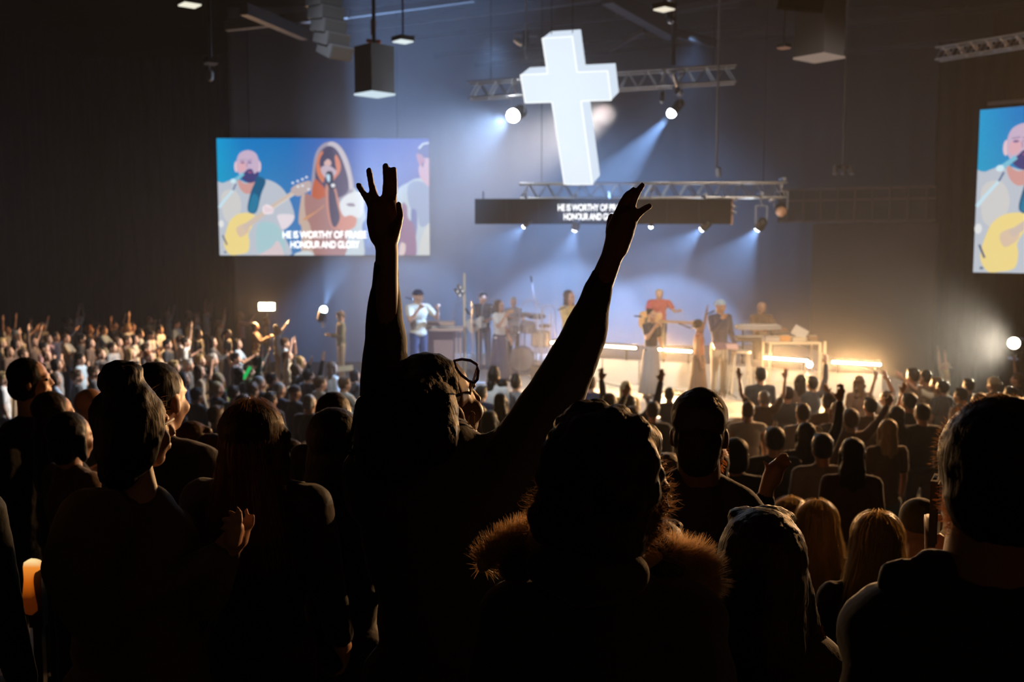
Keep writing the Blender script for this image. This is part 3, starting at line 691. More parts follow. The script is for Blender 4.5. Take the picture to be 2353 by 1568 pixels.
def head_parts(mb, M, ears=True):
    """skull, face, nose, ears, lips of a head whose centre and facing are given by M (faces +Y, size 1)"""
    rot = M.to_3x3(); sc = M.to_scale()[0]; rn = rot.normalized() if hasattr(rot, 'normalized') else rot
    def e(c, r): mb.ell(M @ Vector(c), [q * sc for q in r], rn)
    def k(a, b, ra, rb): mb.cap(M @ Vector(a), M @ Vector(b), ra * sc, rb * sc, 12)
    e((0, -.012, .03), (.077, .097, .09)); e((0, .028, -.03), (.063, .066, .085)); e((0, .046, -.093), (.034, .033, .026))
    k((0, .086, .012), (0, .1, -.022), .009, .012); e((0, .1, -.026), (.017, .014, .011)); e((0, .076, .022), (.05, .018, .013))
    e((.038, .062, -.035), (.025, .025, .028)); e((-.038, .062, -.035), (.025, .025, .028))
    if ears: e((.079, -.008, -.02), (.01, .02, .033)); e((-.079, -.008, -.02), (.01, .02, .033))
    e((0, .087, -.058), (.023, .012, .006)); e((0, .085, -.068), (.02, .012, .007))
def neck(mb, M, base, r=.056):
    sc = M.to_scale()[0]; mb.cap(M @ Vector((0, -.025, -.05)), base, r * sc * .98, r * sc * 1.1, 14)
def hair_parts(mb, M, style, seed=0):
    rot = M.to_3x3(); sc = M.to_scale()[0]; rn = rot.normalized(); rr = random.Random(seed)
    def e(c, r): mb.ell(M @ Vector(c), [q * sc for q in r] if not isinstance(r, float) else r * sc, rn)
    def k(a, b, ra, rb): mb.cap(M @ Vector(a), M @ Vector(b), ra * sc, rb * sc, 12)
    if style in ('short', 'crop', 'tall', 'fade'):
        g = .004 if style in ('crop', 'fade') else .012
        e((0, -.026, .042), (.079 + g, .094 + g, .086 + g)); e((0, -.05, -.005), (.074 + g * .6, .06 + g, .07)); 
        if style == 'short': e((.02, .035, .105), (.055, .04, .025)); e((-.03, .02, .11), (.04, .04, .02))
        if style == 'tall': 
            for i in range(26): a = rr.uniform(0, 6.28); q = rr.uniform(0, .06); e((q * math.cos(a), -.01 + q * math.sin(a), .12 + rr.uniform(0, .035)), rr.uniform(.018, .032))
    elif style in ('long', 'wavy'):
        e((0, -.03, .045), (.09, .1, .092)); e((0, -.06, -.06), (.088, .055, .13)); k((.055, -.05, -.1), (.06, -.06, -.3), .045, .028); k((-.055, -.05, -.1), (-.06, -.06, -.3), .045, .028); k((0, -.07, -.1), (0, -.08, -.32), .055, .035)
        k((.076, .01, .02), (.08, .0, -.2), .026, .02); k((-.076, .01, .02), (-.08, .0, -.2), .026, .02)
        if style == 'wavy':
            for i in range(30): e((rr.uniform(-.09, .09), rr.uniform(-.1, -.03), rr.uniform(-.32, .06)), rr.uniform(.02, .035))
    elif style == 'bob':
        e((0, -.03, .045), (.092, .1, .092)); e((0, -.05, -.04), (.092, .065, .09)); k((.08, .005, .0), (.082, .01, -.09), .024, .02); k((-.08, .005, .0), (-.082, .01, -.09), .024, .02)
    elif style == 'bun':
        e((0, -.028, .043), (.084, .098, .089)); e((0, -.1, .1), (.045, .04, .042)); e((0, -.06, -.01), (.07, .05, .06))
    elif style == 'ponytail':
        e((0, -.028, .043), (.083, .098, .089)); k((0, -.11, .05), (0, -.16, -.06), .03, .035); k((0, -.16, -.06), (0, -.13, -.2), .035, .015)
    elif style == 'curly':
        for i in range(90):
            a = rr.uniform(0, 6.28); z = rr.uniform(-.5, 1); q = math.sqrt(max(0, 1 - z * z)); p = (.088 * q * math.cos(a), -.035 + .098 * q * math.sin(a), .035 + .1 * z)
            if p[1] > .055 and p[2] < .09: continue
            e(p, rr.uniform(.022, .034))
        e((0, -.03, .045), (.085, .095, .09))
    elif style == 'afro':
        e((0, -.035, .05), (.115, .115, .115)); e((0, -.05, -.02), (.1, .08, .09))
    elif style == 'cap':
        e((0, -.01, .052), (.086, .106, .08)); mb.ell(M @ Vector((0, .115, .045)), (.062 * sc, .065 * sc, .008 * sc), rn); e((0, -.01, .13), .008)
    elif style == 'backcap':
        e((0, -.01, .052), (.086, .106, .08)); mb.ell(M @ Vector((0, -.125, .03)), (.06 * sc, .06 * sc, .009 * sc), rn)
    elif style == 'beanie':
        e((0, -.015, .055), (.088, .106, .088)); e((0, -.012, .03), (.09, .108, .03))
def hand_parts(mb, wr, fdir, back, side, size=1.0, spread=1.0, curl=.25, fat=1.0):
    """palm, four fingers of different lengths and a thumb leaving the palm's side; back: normal of the back of the hand"""
    y = Vector(fdir).normalized(); z = Vector(back); z = (z - y * z.dot(y)).normalized(); x = y.cross(z) * side
    wr = Vector(wr); P = lambda a, b, c=0: wr + (x * a + y * b + z * c) * size
    rot = Matrix((x, y, z)).transposed()
    mb.ell(P(0, .045), (.04 * size, .056 * size, .017 * size), rot); mb.cap(P(0, -.01), P(0, .03), .024 * size, .028 * size, 12)
    for i, (bx, by, ln, rd, an) in enumerate(((.029, .082, .072, .0092, .13), (.0095, .088, .08, .0095, .03), (-.0105, .086, .074, .009, -.08), (-.029, .077, .058, .008, -.24))):
        a = an * spread; d = (x * math.sin(a) + y * math.cos(a)); p = P(bx, by); mb.cap(P(bx * .5, .02), p, .012 * size, rd * 1.1 * size * fat, 10); c = 0
        for sgm, q in ((.45, .5), (.3, .8), (.25, .7)):
            c += curl * q; dd = d * math.cos(c) - z * math.sin(c); p2 = p + dd * ln * sgm * size; mb.cap(p, p2, rd * size * fat, rd * .93 * size * fat, 10); p = p2; rd *= .93
    a_ = P(.022, .018, -.006); b_ = P(.048, .05, -.01); c_ = P(.06 + .012 * spread, .08, -.014); mb.cap(a_, b_, .016 * size, .0115 * size * fat, 10); mb.cap(b_, c_, .0115 * size * fat, .0085 * size * fat, 10)
def V(*a): return Vector(a)
def strandm(n):
    k = 'strand_' + n
    if k in MATS: return MATS[k]
    c = {'black': (.05, .03, .02), 'dark': (.1, .06, .04), 'brown': (.28, .15, .07), 'blonde': (.75, .5, .22), 'ginger': (.45, .16, .05), 'fur': (.8, .52, .28)}[n]  # brighter than the hair itself, to put backlit glow into the strands
    m = streaks(mat(k, c, .35, vary=.75)); nt = m.node_tree; b = nt.nodes['Principled BSDF']; o = next(q for q in nt.nodes if q.type == 'OUTPUT_MATERIAL')
    tr = nt.nodes.new('ShaderNodeBsdfTranslucent'); tr.inputs[0].default_value = (*c, 1); mx = nt.nodes.new('ShaderNodeMixShader'); mx.inputs[0].default_value = .55
    nt.links.new(b.outputs[0], mx.inputs[1]); nt.links.new(tr.outputs[0], mx.inputs[2]); nt.links.new(mx.outputs[0], o.inputs[0]); return m
# a pose: (upper arm direction, forearm direction) of the right (+x) and left arm, head pitch, head turn
POSES = {
 'standing':      (((.16, .05, -1), (.02, .35, -1)), ((.16, .05, -1), (.02, .3, -1)), 0, 0),
 'both arms up':  (((.55, .2, .85), (.12, .12, 1)), ((.55, .2, .85), (.15, .1, 1)), 12, 0),
 'arms spread up': (((.9, .25, .4), (.45, .2, 1)), ((.9, .25, .4), (.45, .2, 1)), 12, 0),
 'one arm up':    (((.45, .2, .9), (.1, .15, 1)), ((.16, .05, -1), (.02, .3, -1)), 8, 0),
 'one arm reaching': (((.7, .45, .45), (.6, .45, .65)), ((.16, .05, -1), (.02, .3, -1)), 6, 0),
 'one hand raised low': (((.35, .35, -.8), (.1, .45, .95)), ((.16, .05, -1), (.02, .3, -1)), 4, 0),
 'clapping':      (((.25, .55, -.75), (-.42, .75, .45)), ((.25, .55, -.75), (-.42, .75, .45)), 0, 0),
 'hands at the face': (((.3, .75, -.45), (-.42, .1, 1)), ((.3, .75, -.45), (-.42, .1, 1)), 10, 0),
 'holding up a phone': (((.25, .85, -.2), (-.35, .5, .85)), ((.25, .85, -.2), (-.35, .5, .85)), 5, 0),
 'arms overhead joined': (((.35, .3, .9), (-.5, .1, .9)), ((.35, .3, .9), (-.5, .1, .9)), 5, 0),
 'head bowed':    (((.16, .1, -1), (-.3, .8, .1)), ((.16, .1, -1), (-.3, .8, .1)), -22, 0),
 'singing':       (((.35, .55, -.7), (-.45, .35, .85)), ((.2, .05, -1), (.0, .5, -1)), 4, 0),
 'singing two hands': (((.3, .5, -.75), (-.42, .4, .9)), ((.3, .6, -.75), (-.4, .5, .75)), 4, 0),
 'guitar':        (((.25, .25, -.9), (-.6, .65, -.05)), ((.45, .35, -.8), (.35, .85, .1)), -8, 0),
 'keys':          (((.2, .4, -.9), (.0, 1, .05)), ((.2, .4, -.9), (.0, 1, .05)), -18, 0),
}
def pose_figure(pose, sleeve, vox=.015, fat=1.25, female=False):
    (ru, rf), (lu, lf), pit, turn = POSES[pose]
    H = Matrix.Translation((0, .01, 1.605)) @ Euler((R(pit), 0, R(turn))).to_matrix().to_4x4()
    body, shirt = MB(), MB()
    head_parts(body, H); neck(body, H, (0, -.01, 1.44))
    sw = .165 if female else .185
    body.cap((-sw * .8, 0, 1.4), (sw * .8, 0, 1.4), .05, .05); body.ell((0, 0, 1.22), (.13, .085, .2)); body.ell((0, 0, 1.0), (.125, .085, .15))
    for sx in (-1, 1):
        body.chain([(sx * .085, 0, .92), (sx * .095, .01, .5), (sx * .1, -.01, .09)], [.075, .052, .036]); body.cap((sx * .1, -.03, .04), (sx * .115, .13, .03), .035, .03)
        u, f_ = (ru, rf) if sx > 0 else (lu, lf)
        u = V(u[0] * sx, u[1], u[2]).normalized(); f_ = V(f_[0] * sx, f_[1], f_[2]).normalized()
        S = V(sx * sw, 0, 1.4 + (.02 if u.z > 0 else 0)); E_ = S + u * .285; Wr = E_ + f_ * .25
        body.cap(S, E_, .046, .037); body.cap(E_, Wr, .037, .025)
        back = V(0, -1, 0.1) if f_.z > .4 else V(sx * .8, 0, .6)
        curl = .15 if f_.z > .55 and pose not in ('singing', 'singing two hands') else .55
        if 'singing' in pose and (sx > 0 or 'two' in pose): curl = 1.4
        hand_parts(body, Wr, (f_ + V(0, 0, .15)).normalized(), back, -sx, 1.02, 1.3, curl, fat)
        shirt.cap((sx * .06, 0, 1.42), S, .06, .066 if not female else .058)
        if sleeve == 'long': shirt.chain([S, E_, Wr - f_ * .02], [.066, .052, .04])
        elif sleeve == 'short': shirt.cap(S, S.lerp(E_, .62), .068, .06)
        elif sleeve == 'tank': pass
    k = .9 if female else 1.0
    shirt.ell((0, .0, 1.27), (.175 * k, .12, .19)); shirt.ell((0, .005, 1.08), (.158 * k, .118, .2)); shirt.ell((0, 0, .93), (.165, .12, .1)); shirt.cap((0, -.015, 1.42), (0, -.012, 1.47), .07, .058)
    return fuse(body, vox, 2, name='body'), fuse(shirt, vox * 1.25, 2, .004, 12, name='shirt')
def trousers_mesh():
    mb = MB(); mb.ell((0, 0, .93), (.155, .112, .12))
    for sx in (-1, 1): mb.chain([(sx * .085, 0, .9), (sx * .098, .01, .5), (sx * .102, -.01, .1)], [.09, .068, .055])
    return fuse(mb, .022, 2, name='trousers')
def shoes_mesh():
    mb = MB()
    for sx in (-1, 1): mb.cap((sx * .1, -.05, .045), (sx * .12, .15, .035), .045, .038); mb.box((sx * .108, .05, .012), (.085, .27, .024), Matrix.Rotation(-sx * .08, 3, 'Z'))
    return fuse(mb, .012, 2, name='shoes')
def skirt_mesh():
    mb = MB(); mb.lathe([(.13, 1.02), (.17, .9), (.2, .5), (.25, .1)], (0, 0, 0), 72); me = mb.mesh('skirt')
    for v in me.vertices:
        a = math.atan2(v.co.y, v.co.x); k = 1 + .06 * (1.02 - v.co.z) * math.cos(a * 18); v.co.x *= k; v.co.y *= k * .85
    me.polygons.foreach_set('use_smooth', [True] * len(me.polygons)); return me
CACHE = {}
def proto(kind, key, fn):
    if (kind, key) not in CACHE: CACHE[(kind, key)] = fn()
    return CACHE[(kind, key)]
def place(me, name, m, parent, mtx=None):
    """copy one piece: an object sharing the mesh, with its own material slot"""
    o = bpy.data.objects.new(name, me); COL.objects.link(o)
    if not len(me.materials): me.materials.append(None)
    o.material_slots[0].link = 'OBJECT'; o.material_slots[0].material = m
    if parent is not None: o.parent = parent
    if mtx is not None: o.matrix_local = mtx
    return o
HEADOFF = {}
def hair_mesh(style, hi=False):
    def f():
        mb = MB(); hair_parts(mb, Matrix(), style, 5); return fuse(mb, .009 if hi else .014, 1, .003 if style not in ('cap', 'backcap', 'beanie') else 0, 60, name='hair')
    return proto('hair', (style, hi), f)
FEM = ('long', 'wavy', 'bun', 'ponytail', 'bob')
def person(label, loc, yaw, pose='standing', sleeve='short', hair='short', hcol='dark', skin='light', shirt='black', legs='charcoal', size=1.0, group=None, mirror=False, skirt=False, hi=False, width=1.0, roll=0.0):
    fem = hair in FEM
    b, s = proto('fig', (pose, sleeve, fem, hi), lambda: pose_figure(pose, sleeve, .0095 if hi else .015, 1.0 if hi else 1.25, fem))
    o = place(b, 'person', SKIN[skin], None)
    o.location = loc; o.rotation_euler = (0, roll, yaw); o.scale = (size * width * (-1 if mirror else 1), size * width, size)
    tag(o, label, 'person', group)
    place(s, 'shirt', cloth(shirt), o)
    if hair != 'bald':
        pit = POSES[pose][2]
        hm = hair_mesh(hair, hi); nm = {'cap': 'cap', 'backcap': 'cap', 'beanie': 'beanie'}.get(hair, 'hair')
        mtx = Matrix.Translation((0, .01, 1.605)) @ Euler((R(pit), 0, 0)).to_matrix().to_4x4()
        m_ = cloth(hcol) if nm != 'hair' else hairm(hcol)
        place(hm, nm, m_, o, mtx)
    if skirt: place(proto('skirt', 0, skirt_mesh), 'skirt', cloth(legs), o)
    else: place(proto('trousers', 0, trousers_mesh), 'trousers', cloth(legs), o)
    place(proto('shoes', 0, shoes_mesh), 'shoes', cloth('charcoal'), o)
    return o
def eyes(o, pit=0):
    M_ = Matrix.Translation((0, .01, 1.605)) @ Euler((R(pit), 0, 0)).to_matrix().to_4x4()
    me = proto('eye', 0, lambda: (MB().ell((0, 0, 0), .0105)).mesh('eye'))
    for sx in (-1, 1): place(me, 'eye', mat('eye_dark', (.02, .015, .012), .2), o, M_ @ Matrix.Translation((sx * .031, .079, .0)))

# ------------------------------------------------------------------ the band
def mic(p, dirn, label, ln=.2):
    p = Vector(p); d = Vector(dirn).normalized(); t = thing('microphone', label, 'microphone', p)
    MB().cap(p, p + d * ln, .017, .012, 12).build('handle', M_black, t, smooth=True)
    MB().ell(p - d * .015, .026).build('grille', mat('mic_mesh', (.4, .4, .42), .35, .9), t, smooth=True)
    return t
def stage_person(px, py, d, z0, face, **kw):
    """feet at height z0, crown at pixel (px, py)"""
    p = W(px, py, d); size = (p.z - z0) / 1.725; o = person(loc=(p.x, p.y, z0), yaw=face, size=size, **kw); eyes(o, POSES[kw.get('pose', 'standing')][2]); return o
S0 = SZ + .001
PI = math.pi
# riser under the left-hand musicians
pr = W(975, 850, 20.2)
tag(MB().box((pr.x + .25, 21.0, SZ + .11), (2.0, 2.2, .2)).build('platform', mat('platform_deck', (.3, .31, .33), .5)), 'low grey platform under the man in the cap beside the keyboard', 'platform')
stage_person(960, 666, 19.9, SZ + .215, PI + .75, label='man in a dark cap and pale open shirt singing by the upright keyboard', pose='singing two hands', hair='cap', hcol='navy', skin='light', shirt='cream', legs='navy', sleeve='short', width=1.12)
stage_person(1110, 671, 23.2, S0, PI + .3, label='guitarist in a dark shirt and jeans behind the woman in white', pose='guitar', hair='short', hcol='black', shirt='charcoal', legs='denim', sleeve='long')
stage_person(1147, 690, 21.6, S0, PI + 1.0, label='long-haired woman in a white top and dark skirt holding a microphone', pose='singing', hair='wavy', hcol='brown', skin='tan', shirt='white', legs='navy', skirt=True, sleeve='short')
stage_person(1180, 684, 24.6, S0, PI, label='drummer in a pale shirt behind the drum kit', pose='keys', hair='crop', hcol='grey', skin='light', shirt='grey', legs='charcoal')
stage_person(1308, 668, 20.6, S0, PI + .8, label='singer with long brown hair and a yellow scarf behind the raised sleeve', pose='singing two hands', hair='long', hcol='brown', skin='tan', shirt='yellow', legs='brown', sleeve='long')
stage_person(1515, 666, 22.2, RZ + .001, PI - .1, label='guitarist in a red shirt on the riser', pose='guitar', hair='crop', hcol='blonde', skin='light', shirt='red', legs='navy', sleeve='short', width=1.25)
stage_person(1497, 711, 19.3, S0, PI + .65, label='singer in a black top and grey pleated skirt with a microphone', pose='singing', hair='bun', hcol='black', skin='tan', shirt='charcoal', legs='grey', skirt=True, sleeve='short')
stage_person(1607, 738, 18.9, S0, PI + 1.2, label='singer in a rust top and dark skirt raising one arm, seen from the side', pose='one arm up', hair='curly', hcol='dark', skin='brown', shirt='rust', legs='brown', skirt=True, sleeve='tank', mirror=True)
stage_person(1655, 689, 19.8, S0, PI + .5, label='singer in a pale cap, dark jacket and light trousers', pose='singing', hair='backcap', hcol='light blue', skin='tan', shirt='navy', legs='cream', sleeve='long', width=1.08)
stage_person(1750, 694, 21.4, S0, PI + .35, label='bald keyboard player in a brown shirt behind the keyboards', pose='keys', hair='bald', skin='tan', shirt='brown', legs='charcoal', sleeve='short', width=1.1)
stage_person(783, 716, 24.5, 0.55, PI - 1.2, label='dim figure in a long coat and wide pale trousers standing left of the stage', pose='head bowed', hair='short', hcol='brown', skin='tan', shirt='olive', legs='beige', sleeve='long')
tag(MB().box((W(780, 850, 24.5).x, 24.4, .27), (2.6, 1.6, .54)).build('platform', front_m), 'dark low platform under the dim figure in the long coat', 'platform')
mic(W(947, 688, 19.55), W(928, 682, 19.3) - W(955, 690, 19.6), 'microphone held by the man in the dark cap')
mic(W(1128, 706, 21.3), W(1118, 716, 21.2) - W(1128, 706, 21.3), 'microphone of the woman in white')
mic(W(1472, 728, 19.0), W(1462, 727, 18.9) - W(1472, 728, 19), 'dark microphone of the singer in the pleated skirt', .2)
mic(W(1586, 754, 18.7), W(1557, 743, 18.6) - W(1586, 754, 18.7), 'long black microphone of the singer in the rust top', .26)
mic(W(1640, 715, 19.4), W(1626, 722, 19.3) - W(1640, 715, 19.4), 'gold microphone of the singer in the pale cap', .2)
mic(W(1300, 706, 20.2), W(1283, 712, 20.1) - W(1300, 706, 20.2), 'black microphone of the singer with the yellow scarf', .2)
def guitar(p, ang, body_c, label, d=.0, sc=1.0, bass=False):
    p = Vector(p); t = thing('guitar', label, 'guitar', p)
    ux = V(math.cos(ang), 0, math.sin(ang)); uy = V(-math.sin(ang), 0, math.cos(ang)); th = V(0, .06, 0) * sc
    B = [(-.24, .0), (-.22, .13), (-.12, .17), (-.02, .12), (.06, .12), (.16, .14), (.2, .08), (.16, .0), (.2, -.08), (.16, -.14), (.06, -.12), (-.02, -.12), (-.12, -.17), (-.22, -.13)]
    MB().prism([(x * sc, y_ * sc) for x, y_ in smooth(B, 3)], p, ux, uy, th).build('body', mat('guitar_' + body_c, {'cream': (.7, .55, .3), 'white': (.75, .75, .7), 'wood': (.55, .32, .14)}[body_c], .3, coat=.5), t)
    MB().box(p + ux * .45 * sc + V(0, -.01, 0), (.62 * sc, .03, .05 * sc), Matrix((ux, V(0, 1, 0), -uy)).transposed()).build('neck', M_wood, t)
    MB().box(p + ux * .82 * sc, (.15 * sc, .03, .08 * sc), Matrix((ux, V(0, 1, 0), -uy)).transposed()).build('headstock', mat('guitar_wood', (.55, .32, .14), .4), t)
    MB().box(p - ux * .08 * sc - V(0, .006, 0), (.1 * sc, .012, .1 * sc), Matrix((ux, V(0, 1, 0), -uy)).transposed()).build('pickguard', M_dark, t)
    for k in range(4): MB().ell(p + ux * (.78 + .03 * k) * sc + uy * .05 * sc, .01, low=True).build('tuning_peg', M_chrome, t)
    return t
guitar(W(1096, 745, 22.75), .35, 'white', 'pale electric guitar held in front of the dark shirt by the jeans guitarist')
guitar(W(1497, 737, 21.6), -.06, 'wood', 'acoustic guitar held by the man in the red shirt', sc=1.15)

# upright keyboard case, stands, drums
t = thing('keyboard_cabinet', 'upright wooden keyboard beside the man in the dark cap', 'keyboard', W(1005, 830, 20.6))
a = W(1010, 785, 20.6); zz = W(1010, 757, 20.6).z; mb = MB()
wood2 = mat('pinkish_wood', (.42, .28, .25), .45)
MB().box((a.x - .05, 20.75, (SZ + .21 + zz) / 2), (.68, .5, zz - SZ - .24)).build('case', wood2, t)
MB().box((a.x + .05, 20.6, zz + .02), (.92, .8, .05)).build('top', mat('light_wood', (.6, .42, .32), .4), t)
MB().box((a.x - .02, 20.72, zz + .12), (.66, .4, .07)).build('lid', mat('light_wood', (.6, .42, .32), .4), t)
MB().box((a.x - .02, 20.4, zz + .065), (.7, .16, .02)).build('keys', mat('ivory', (.8, .78, .7), .3), t)
for x in (.36, .44): MB().bar((a.x + x, 20.45, SZ + .22), (a.x + x, 20.45, zz), .04).build('leg', mat('light_wood', (.6, .42, .32), .4), t)
p = W(1067, 630, 21.0)
t = thing('pole_stand', 'tall pale pole standing behind the guitarist with a lamp cluster beside it', 'stand', (p.x, 21.0, S0))
MB().cap((p.x, 21, S0), (p.x, 21, p.z), .035, .022).build('pole', M_cream, t)
for k in range(3): MB().cap((p.x, 21, S0 + .35), (p.x + .35 * math.cos(k * 2.1), 21 + .35 * math.sin(k * 2.1), S0 + .02), .014, .014, 8).build('leg', M_alu, t)
q = W(1053, 662, 21.0)
for dx, dz in ((0, .05), (-.06, -.04), (.05, -.03), (-.01, -.12)): MB().cap(q + V(dx, 0, dz), q + V(dx + .05, -.04, dz - .05), .035, .045).build('lamp_head', M_alu, t)
MB().bar(q, (p.x, 21, q.z), .02).build('arm', M_alu, t)
def stand(px, py, d, z0, label, tilt=0, boom=None, name='microphone_stand'):
    p = W(px, py, d); t = thing(name, label, 'stand', (p.x, d, z0)); MB().cap((p.x, d, z0 + .02), (p.x + tilt, d, p.z), .013, .011, 8).build('pole', M_alu, t)
    for k in range(3): MB().cap((p.x, d, z0 + .12), (p.x + .26 * math.cos(k * 2.1 + .4), d + .26 * math.sin(k * 2.1 + .4), z0 + .015), .01, .01, 8).build('leg', M_alu, t)
    if boom: b_ = W(*boom); MB().cap((p.x + tilt, d, p.z), b_, .01, .01, 8).build('boom', M_alu, t); MB().cap(b_, b_ + (b_ - p).normalized() * .13, .02, .022).build('microphone_head', M_black, t)
    return t
stand(1085, 690, 21.4, S0, 'short pale stand between the tall pole and the guitarist', name='microphone_stand')
stand(1100, 755, 20.9, S0, 'microphone stand in front of the guitarist in jeans', 0, (1078, 722, 20.8))
stand(1265, 722, 22.6, S0, 'microphone stand at the edge of the drum shield', 0)
stand(1240, 760, 23.2, S0, 'boom stand over the drum kit', 0, (1222, 648, 23.6))
glass = mat('acrylic', (.2, .26, .4), .4, trans=.0, alpha=.05)
t = thing('drum_shield', 'row of round-topped clear acrylic panels around the drum kit', 'drum shield', W(1200, 840, 22.4))
for px, pt, wp in ((1066, 690, 48), (1132, 688, 50), (1220, 690, 52), (1260, 702, 32)):
    d_ = 22.6; k = d_ / F; top = W(px, pt, d_); r = wp * k / 2; n_ = 14
    poly = [(-r, S0 + .06), (r, S0 + .06)] + [(r * math.cos(a_), top.z - r + r * math.sin(a_)) for a_ in [math.pi * i / n_ for i in range(n_ + 1)]]
    poly = [poly[0], poly[1]] + poly[2:]
    MB().prism(poly, (top.x, d_, 0), (1, 0, 0), (0, 0, 1), (0, .012, 0)).build('panel', glass, t)
    MB().tube([(top.x + x, d_, z_) for x, z_ in poly], .012, 6, True).build('rim', mat('acrylic_edge', (.3, .34, .42), .4), t)
def drum(c, r, h, rot, label, m, name='drum', legs=0):
    c = Vector(c); t = thing(name, label, 'drum', c)
    MB().lathe([(r, -h / 2), (r, h / 2)], c, 26, rot).build('shell', m, t, smooth=False)
    for s_ in (-1, 1):
        MB().lathe([(.001, h / 2 * s_), (r * .98, h / 2 * s_), (r * .98, h / 2 * s_ + .004 * s_)], c, 26, rot).build('drum_skin', mat('drum_skin', (.3, .31, .33), .6), t)
        MB().tube([c + rot @ V(r * 1.02 * math.cos(a_), r * 1.02 * math.sin(a_), h / 2 * s_) for a_ in [2 * math.pi * i / 24 for i in range(24)]], .012, 6, True).build('hoop', M_chrome, t)
    for i in range(6): a_ = i * math.pi / 3; MB().tube([c + rot @ V(r * 1.03 * math.cos(a_), r * 1.03 * math.sin(a_), -h / 2), c + rot @ V(r * 1.03 * math.cos(a_), r * 1.03 * math.sin(a_), h / 2)], .009, 5).build('lug', M_chrome, t)
    for i in range(legs):
        a_ = i * 2.1; q_ = c + V(r * .9 * math.cos(a_), r * .9 * math.sin(a_), 0); MB().tube([q_, (q_.x, q_.y, S0 + .01)], .01, 6).build('leg', M_chrome, t)
    return t
silv = mat('silver_shell', (.6, .62, .66), .25, .7)
rxm = Matrix.Rotation(R(90), 3, 'X'); p = W(1200, 810, 23.6)
drum((p.x, 23.6, S0 + .29), .28, .4, rxm, 'bass drum facing the crowd at the centre of the kit', silv, 'bass_drum')
for px, py, r, h, lb, tl in ((1185, 752, .16, .18, 'small rack tom above the bass drum', .3), (1213, 752, .17, .2, 'second rack tom beside the microphone boom', .25), (1242, 778, .21, .35, 'floor tom at the shield end of the kit', .05), (1168, 775, .18, .14, 'snare drum nearest the woman in white', .1)):
    p = W(px, py, 23.7); drum(p, r, h, Matrix.Rotation(tl, 3, 'X'), lb, silv, 'tom_drum' if 'tom' in lb else 'snare_drum', 3)
for px, py, r, lb in ((1163, 730, .2, 'crash cymbal above the snare drum'), (1232, 726, .24, 'ride cymbal above the floor tom'), (1205, 722, .2, 'thin cymbal above the rack toms'), (1252, 748, .17, 'small cymbal by the shield end')):
    p = W(px, py, 23.8); t = thing('cymbal', lb, 'cymbal', p); rot = Matrix.Rotation(.25, 3, 'X')
    MB().lathe([(.004, .02), (.03, .018), (.05, .008), (r, -.01), (r, -.013), (.04, .004)], p, 28, rot).build('plate', mat('bronze', (.75, .62, .4), .25, 1.0), t)
    MB().cap((p.x, p.y, S0 + .02), (p.x, p.y, p.z), .013, .011, 8).build('stand_pole', M_chrome, t)
    for k in range(3): MB().cap((p.x, p.y, S0 + .25), (p.x + .22 * math.cos(k * 2.1), p.y + .22 * math.sin(k * 2.1), S0 + .015), .01, .01, 8).build('leg', M_chrome, t)
tag(MB().box((W(1200, 840, 23.7).x, 23.7, S0 + .006), (2.1, 2.0, .01)).build('rug', mat('dark_rug', (.05, .05, .09), .95, bump=.4)), 'dark rug under the drum kit', 'rug')
for px, py, d_, lb in ((1150, 838, 22.0, 'small amplifier left of the bass drum'), (1240, 838, 22.0, 'small amplifier right of the bass drum'), (1325, 838, 21.2, 'stage monitor behind the raised sleeve')):
    p = W(px, py, d_); t = thing('amplifier', lb, 'amplifier', (p.x, d_, S0)); MB().box((p.x, d_, S0 + .16), (.4, .28, .3)).build('case', M_dark, t); MB().box((p.x, d_ - .145, S0 + .16), (.34, .012, .24)).build('grille', grille, t)
# keyboards on stands, desk with electronics, stool, music stand
def keyboard(px0, px1, py, d, label, colr, tilt=0):
    a = W(px0, py, d); b = W(px1, py + 4, d); c = (a + b) / 2; t = thing('keyboard', label, 'keyboard', c); L = (b - a).length
    MB().box(c, (L, .32, .09)).build('case', colr, t)
    MB().box(c + V(0, .05, .05), (L * .9, .16, .015)).build('keys', mat('ivory', (.8, .78, .7), .3), t)
    for k in range(18): MB().box(c + V(-L * .42 + L * .84 * k / 17, .08, .062), (.012, .09, .012)).build('black_key', M_dark, t)
    for s_ in (-1, 1): MB().ell(c + V(s_ * L / 2, 0, 0), (.03, .16, .045)).build('end_cheek', M_cream, t)
    return t, c
ks = mat('silver_grey', (.5, .5, .5), .35, .3)
t, c1 = keyboard(1692, 1790, 750, 20.6, 'upper silver keyboard with a white end before the bald player', ks)
t, c2 = keyboard(1690, 1760, 777, 20.4, 'lower keyboard under the silver one', M_dark)
t = thing('keyboard_stand', 'black stand carrying the two keyboards', 'stand', (c1.x, 20.6, S0))
for s_ in (-1, 1): MB().cap((c1.x + s_ * .3, 20.6, S0 + .02), (c1.x + s_ * .3, 20.6, c1.z - .06), .022, .022, 8).build('post', M_black, t); MB().bar((c1.x + s_ * .3, 20.35, S0 + .02), (c1.x + s_ * .3, 20.9, S0 + .02), .03).build('foot', M_black, t)
MB().bar((c1.x - .3, 20.62, SZ + .4), (c1.x + .3, 20.62, SZ + .4), .03).build('crossbar', M_black, t)
a = W(1757, 785, 19.6); b = W(1884, 797, 19.3); t = thing('synthesiser_table', 'framed table full of electronics at the right of the keyboards', 'table', ((a.x + b.x) / 2, 19.4, S0))
cream = mat('cream_frame', (.75, .62, .42), .4)
MB().box(((a.x + b.x) / 2, 19.5, a.z), (b.x - a.x, .6, .04)).build('table_top', cream, t)
for x in (a.x + .02, b.x - .02):
    for y_ in (19.22, 19.78): MB().bar((x, y_, S0), (x, y_, a.z - .02), .04).build('leg', cream, t)
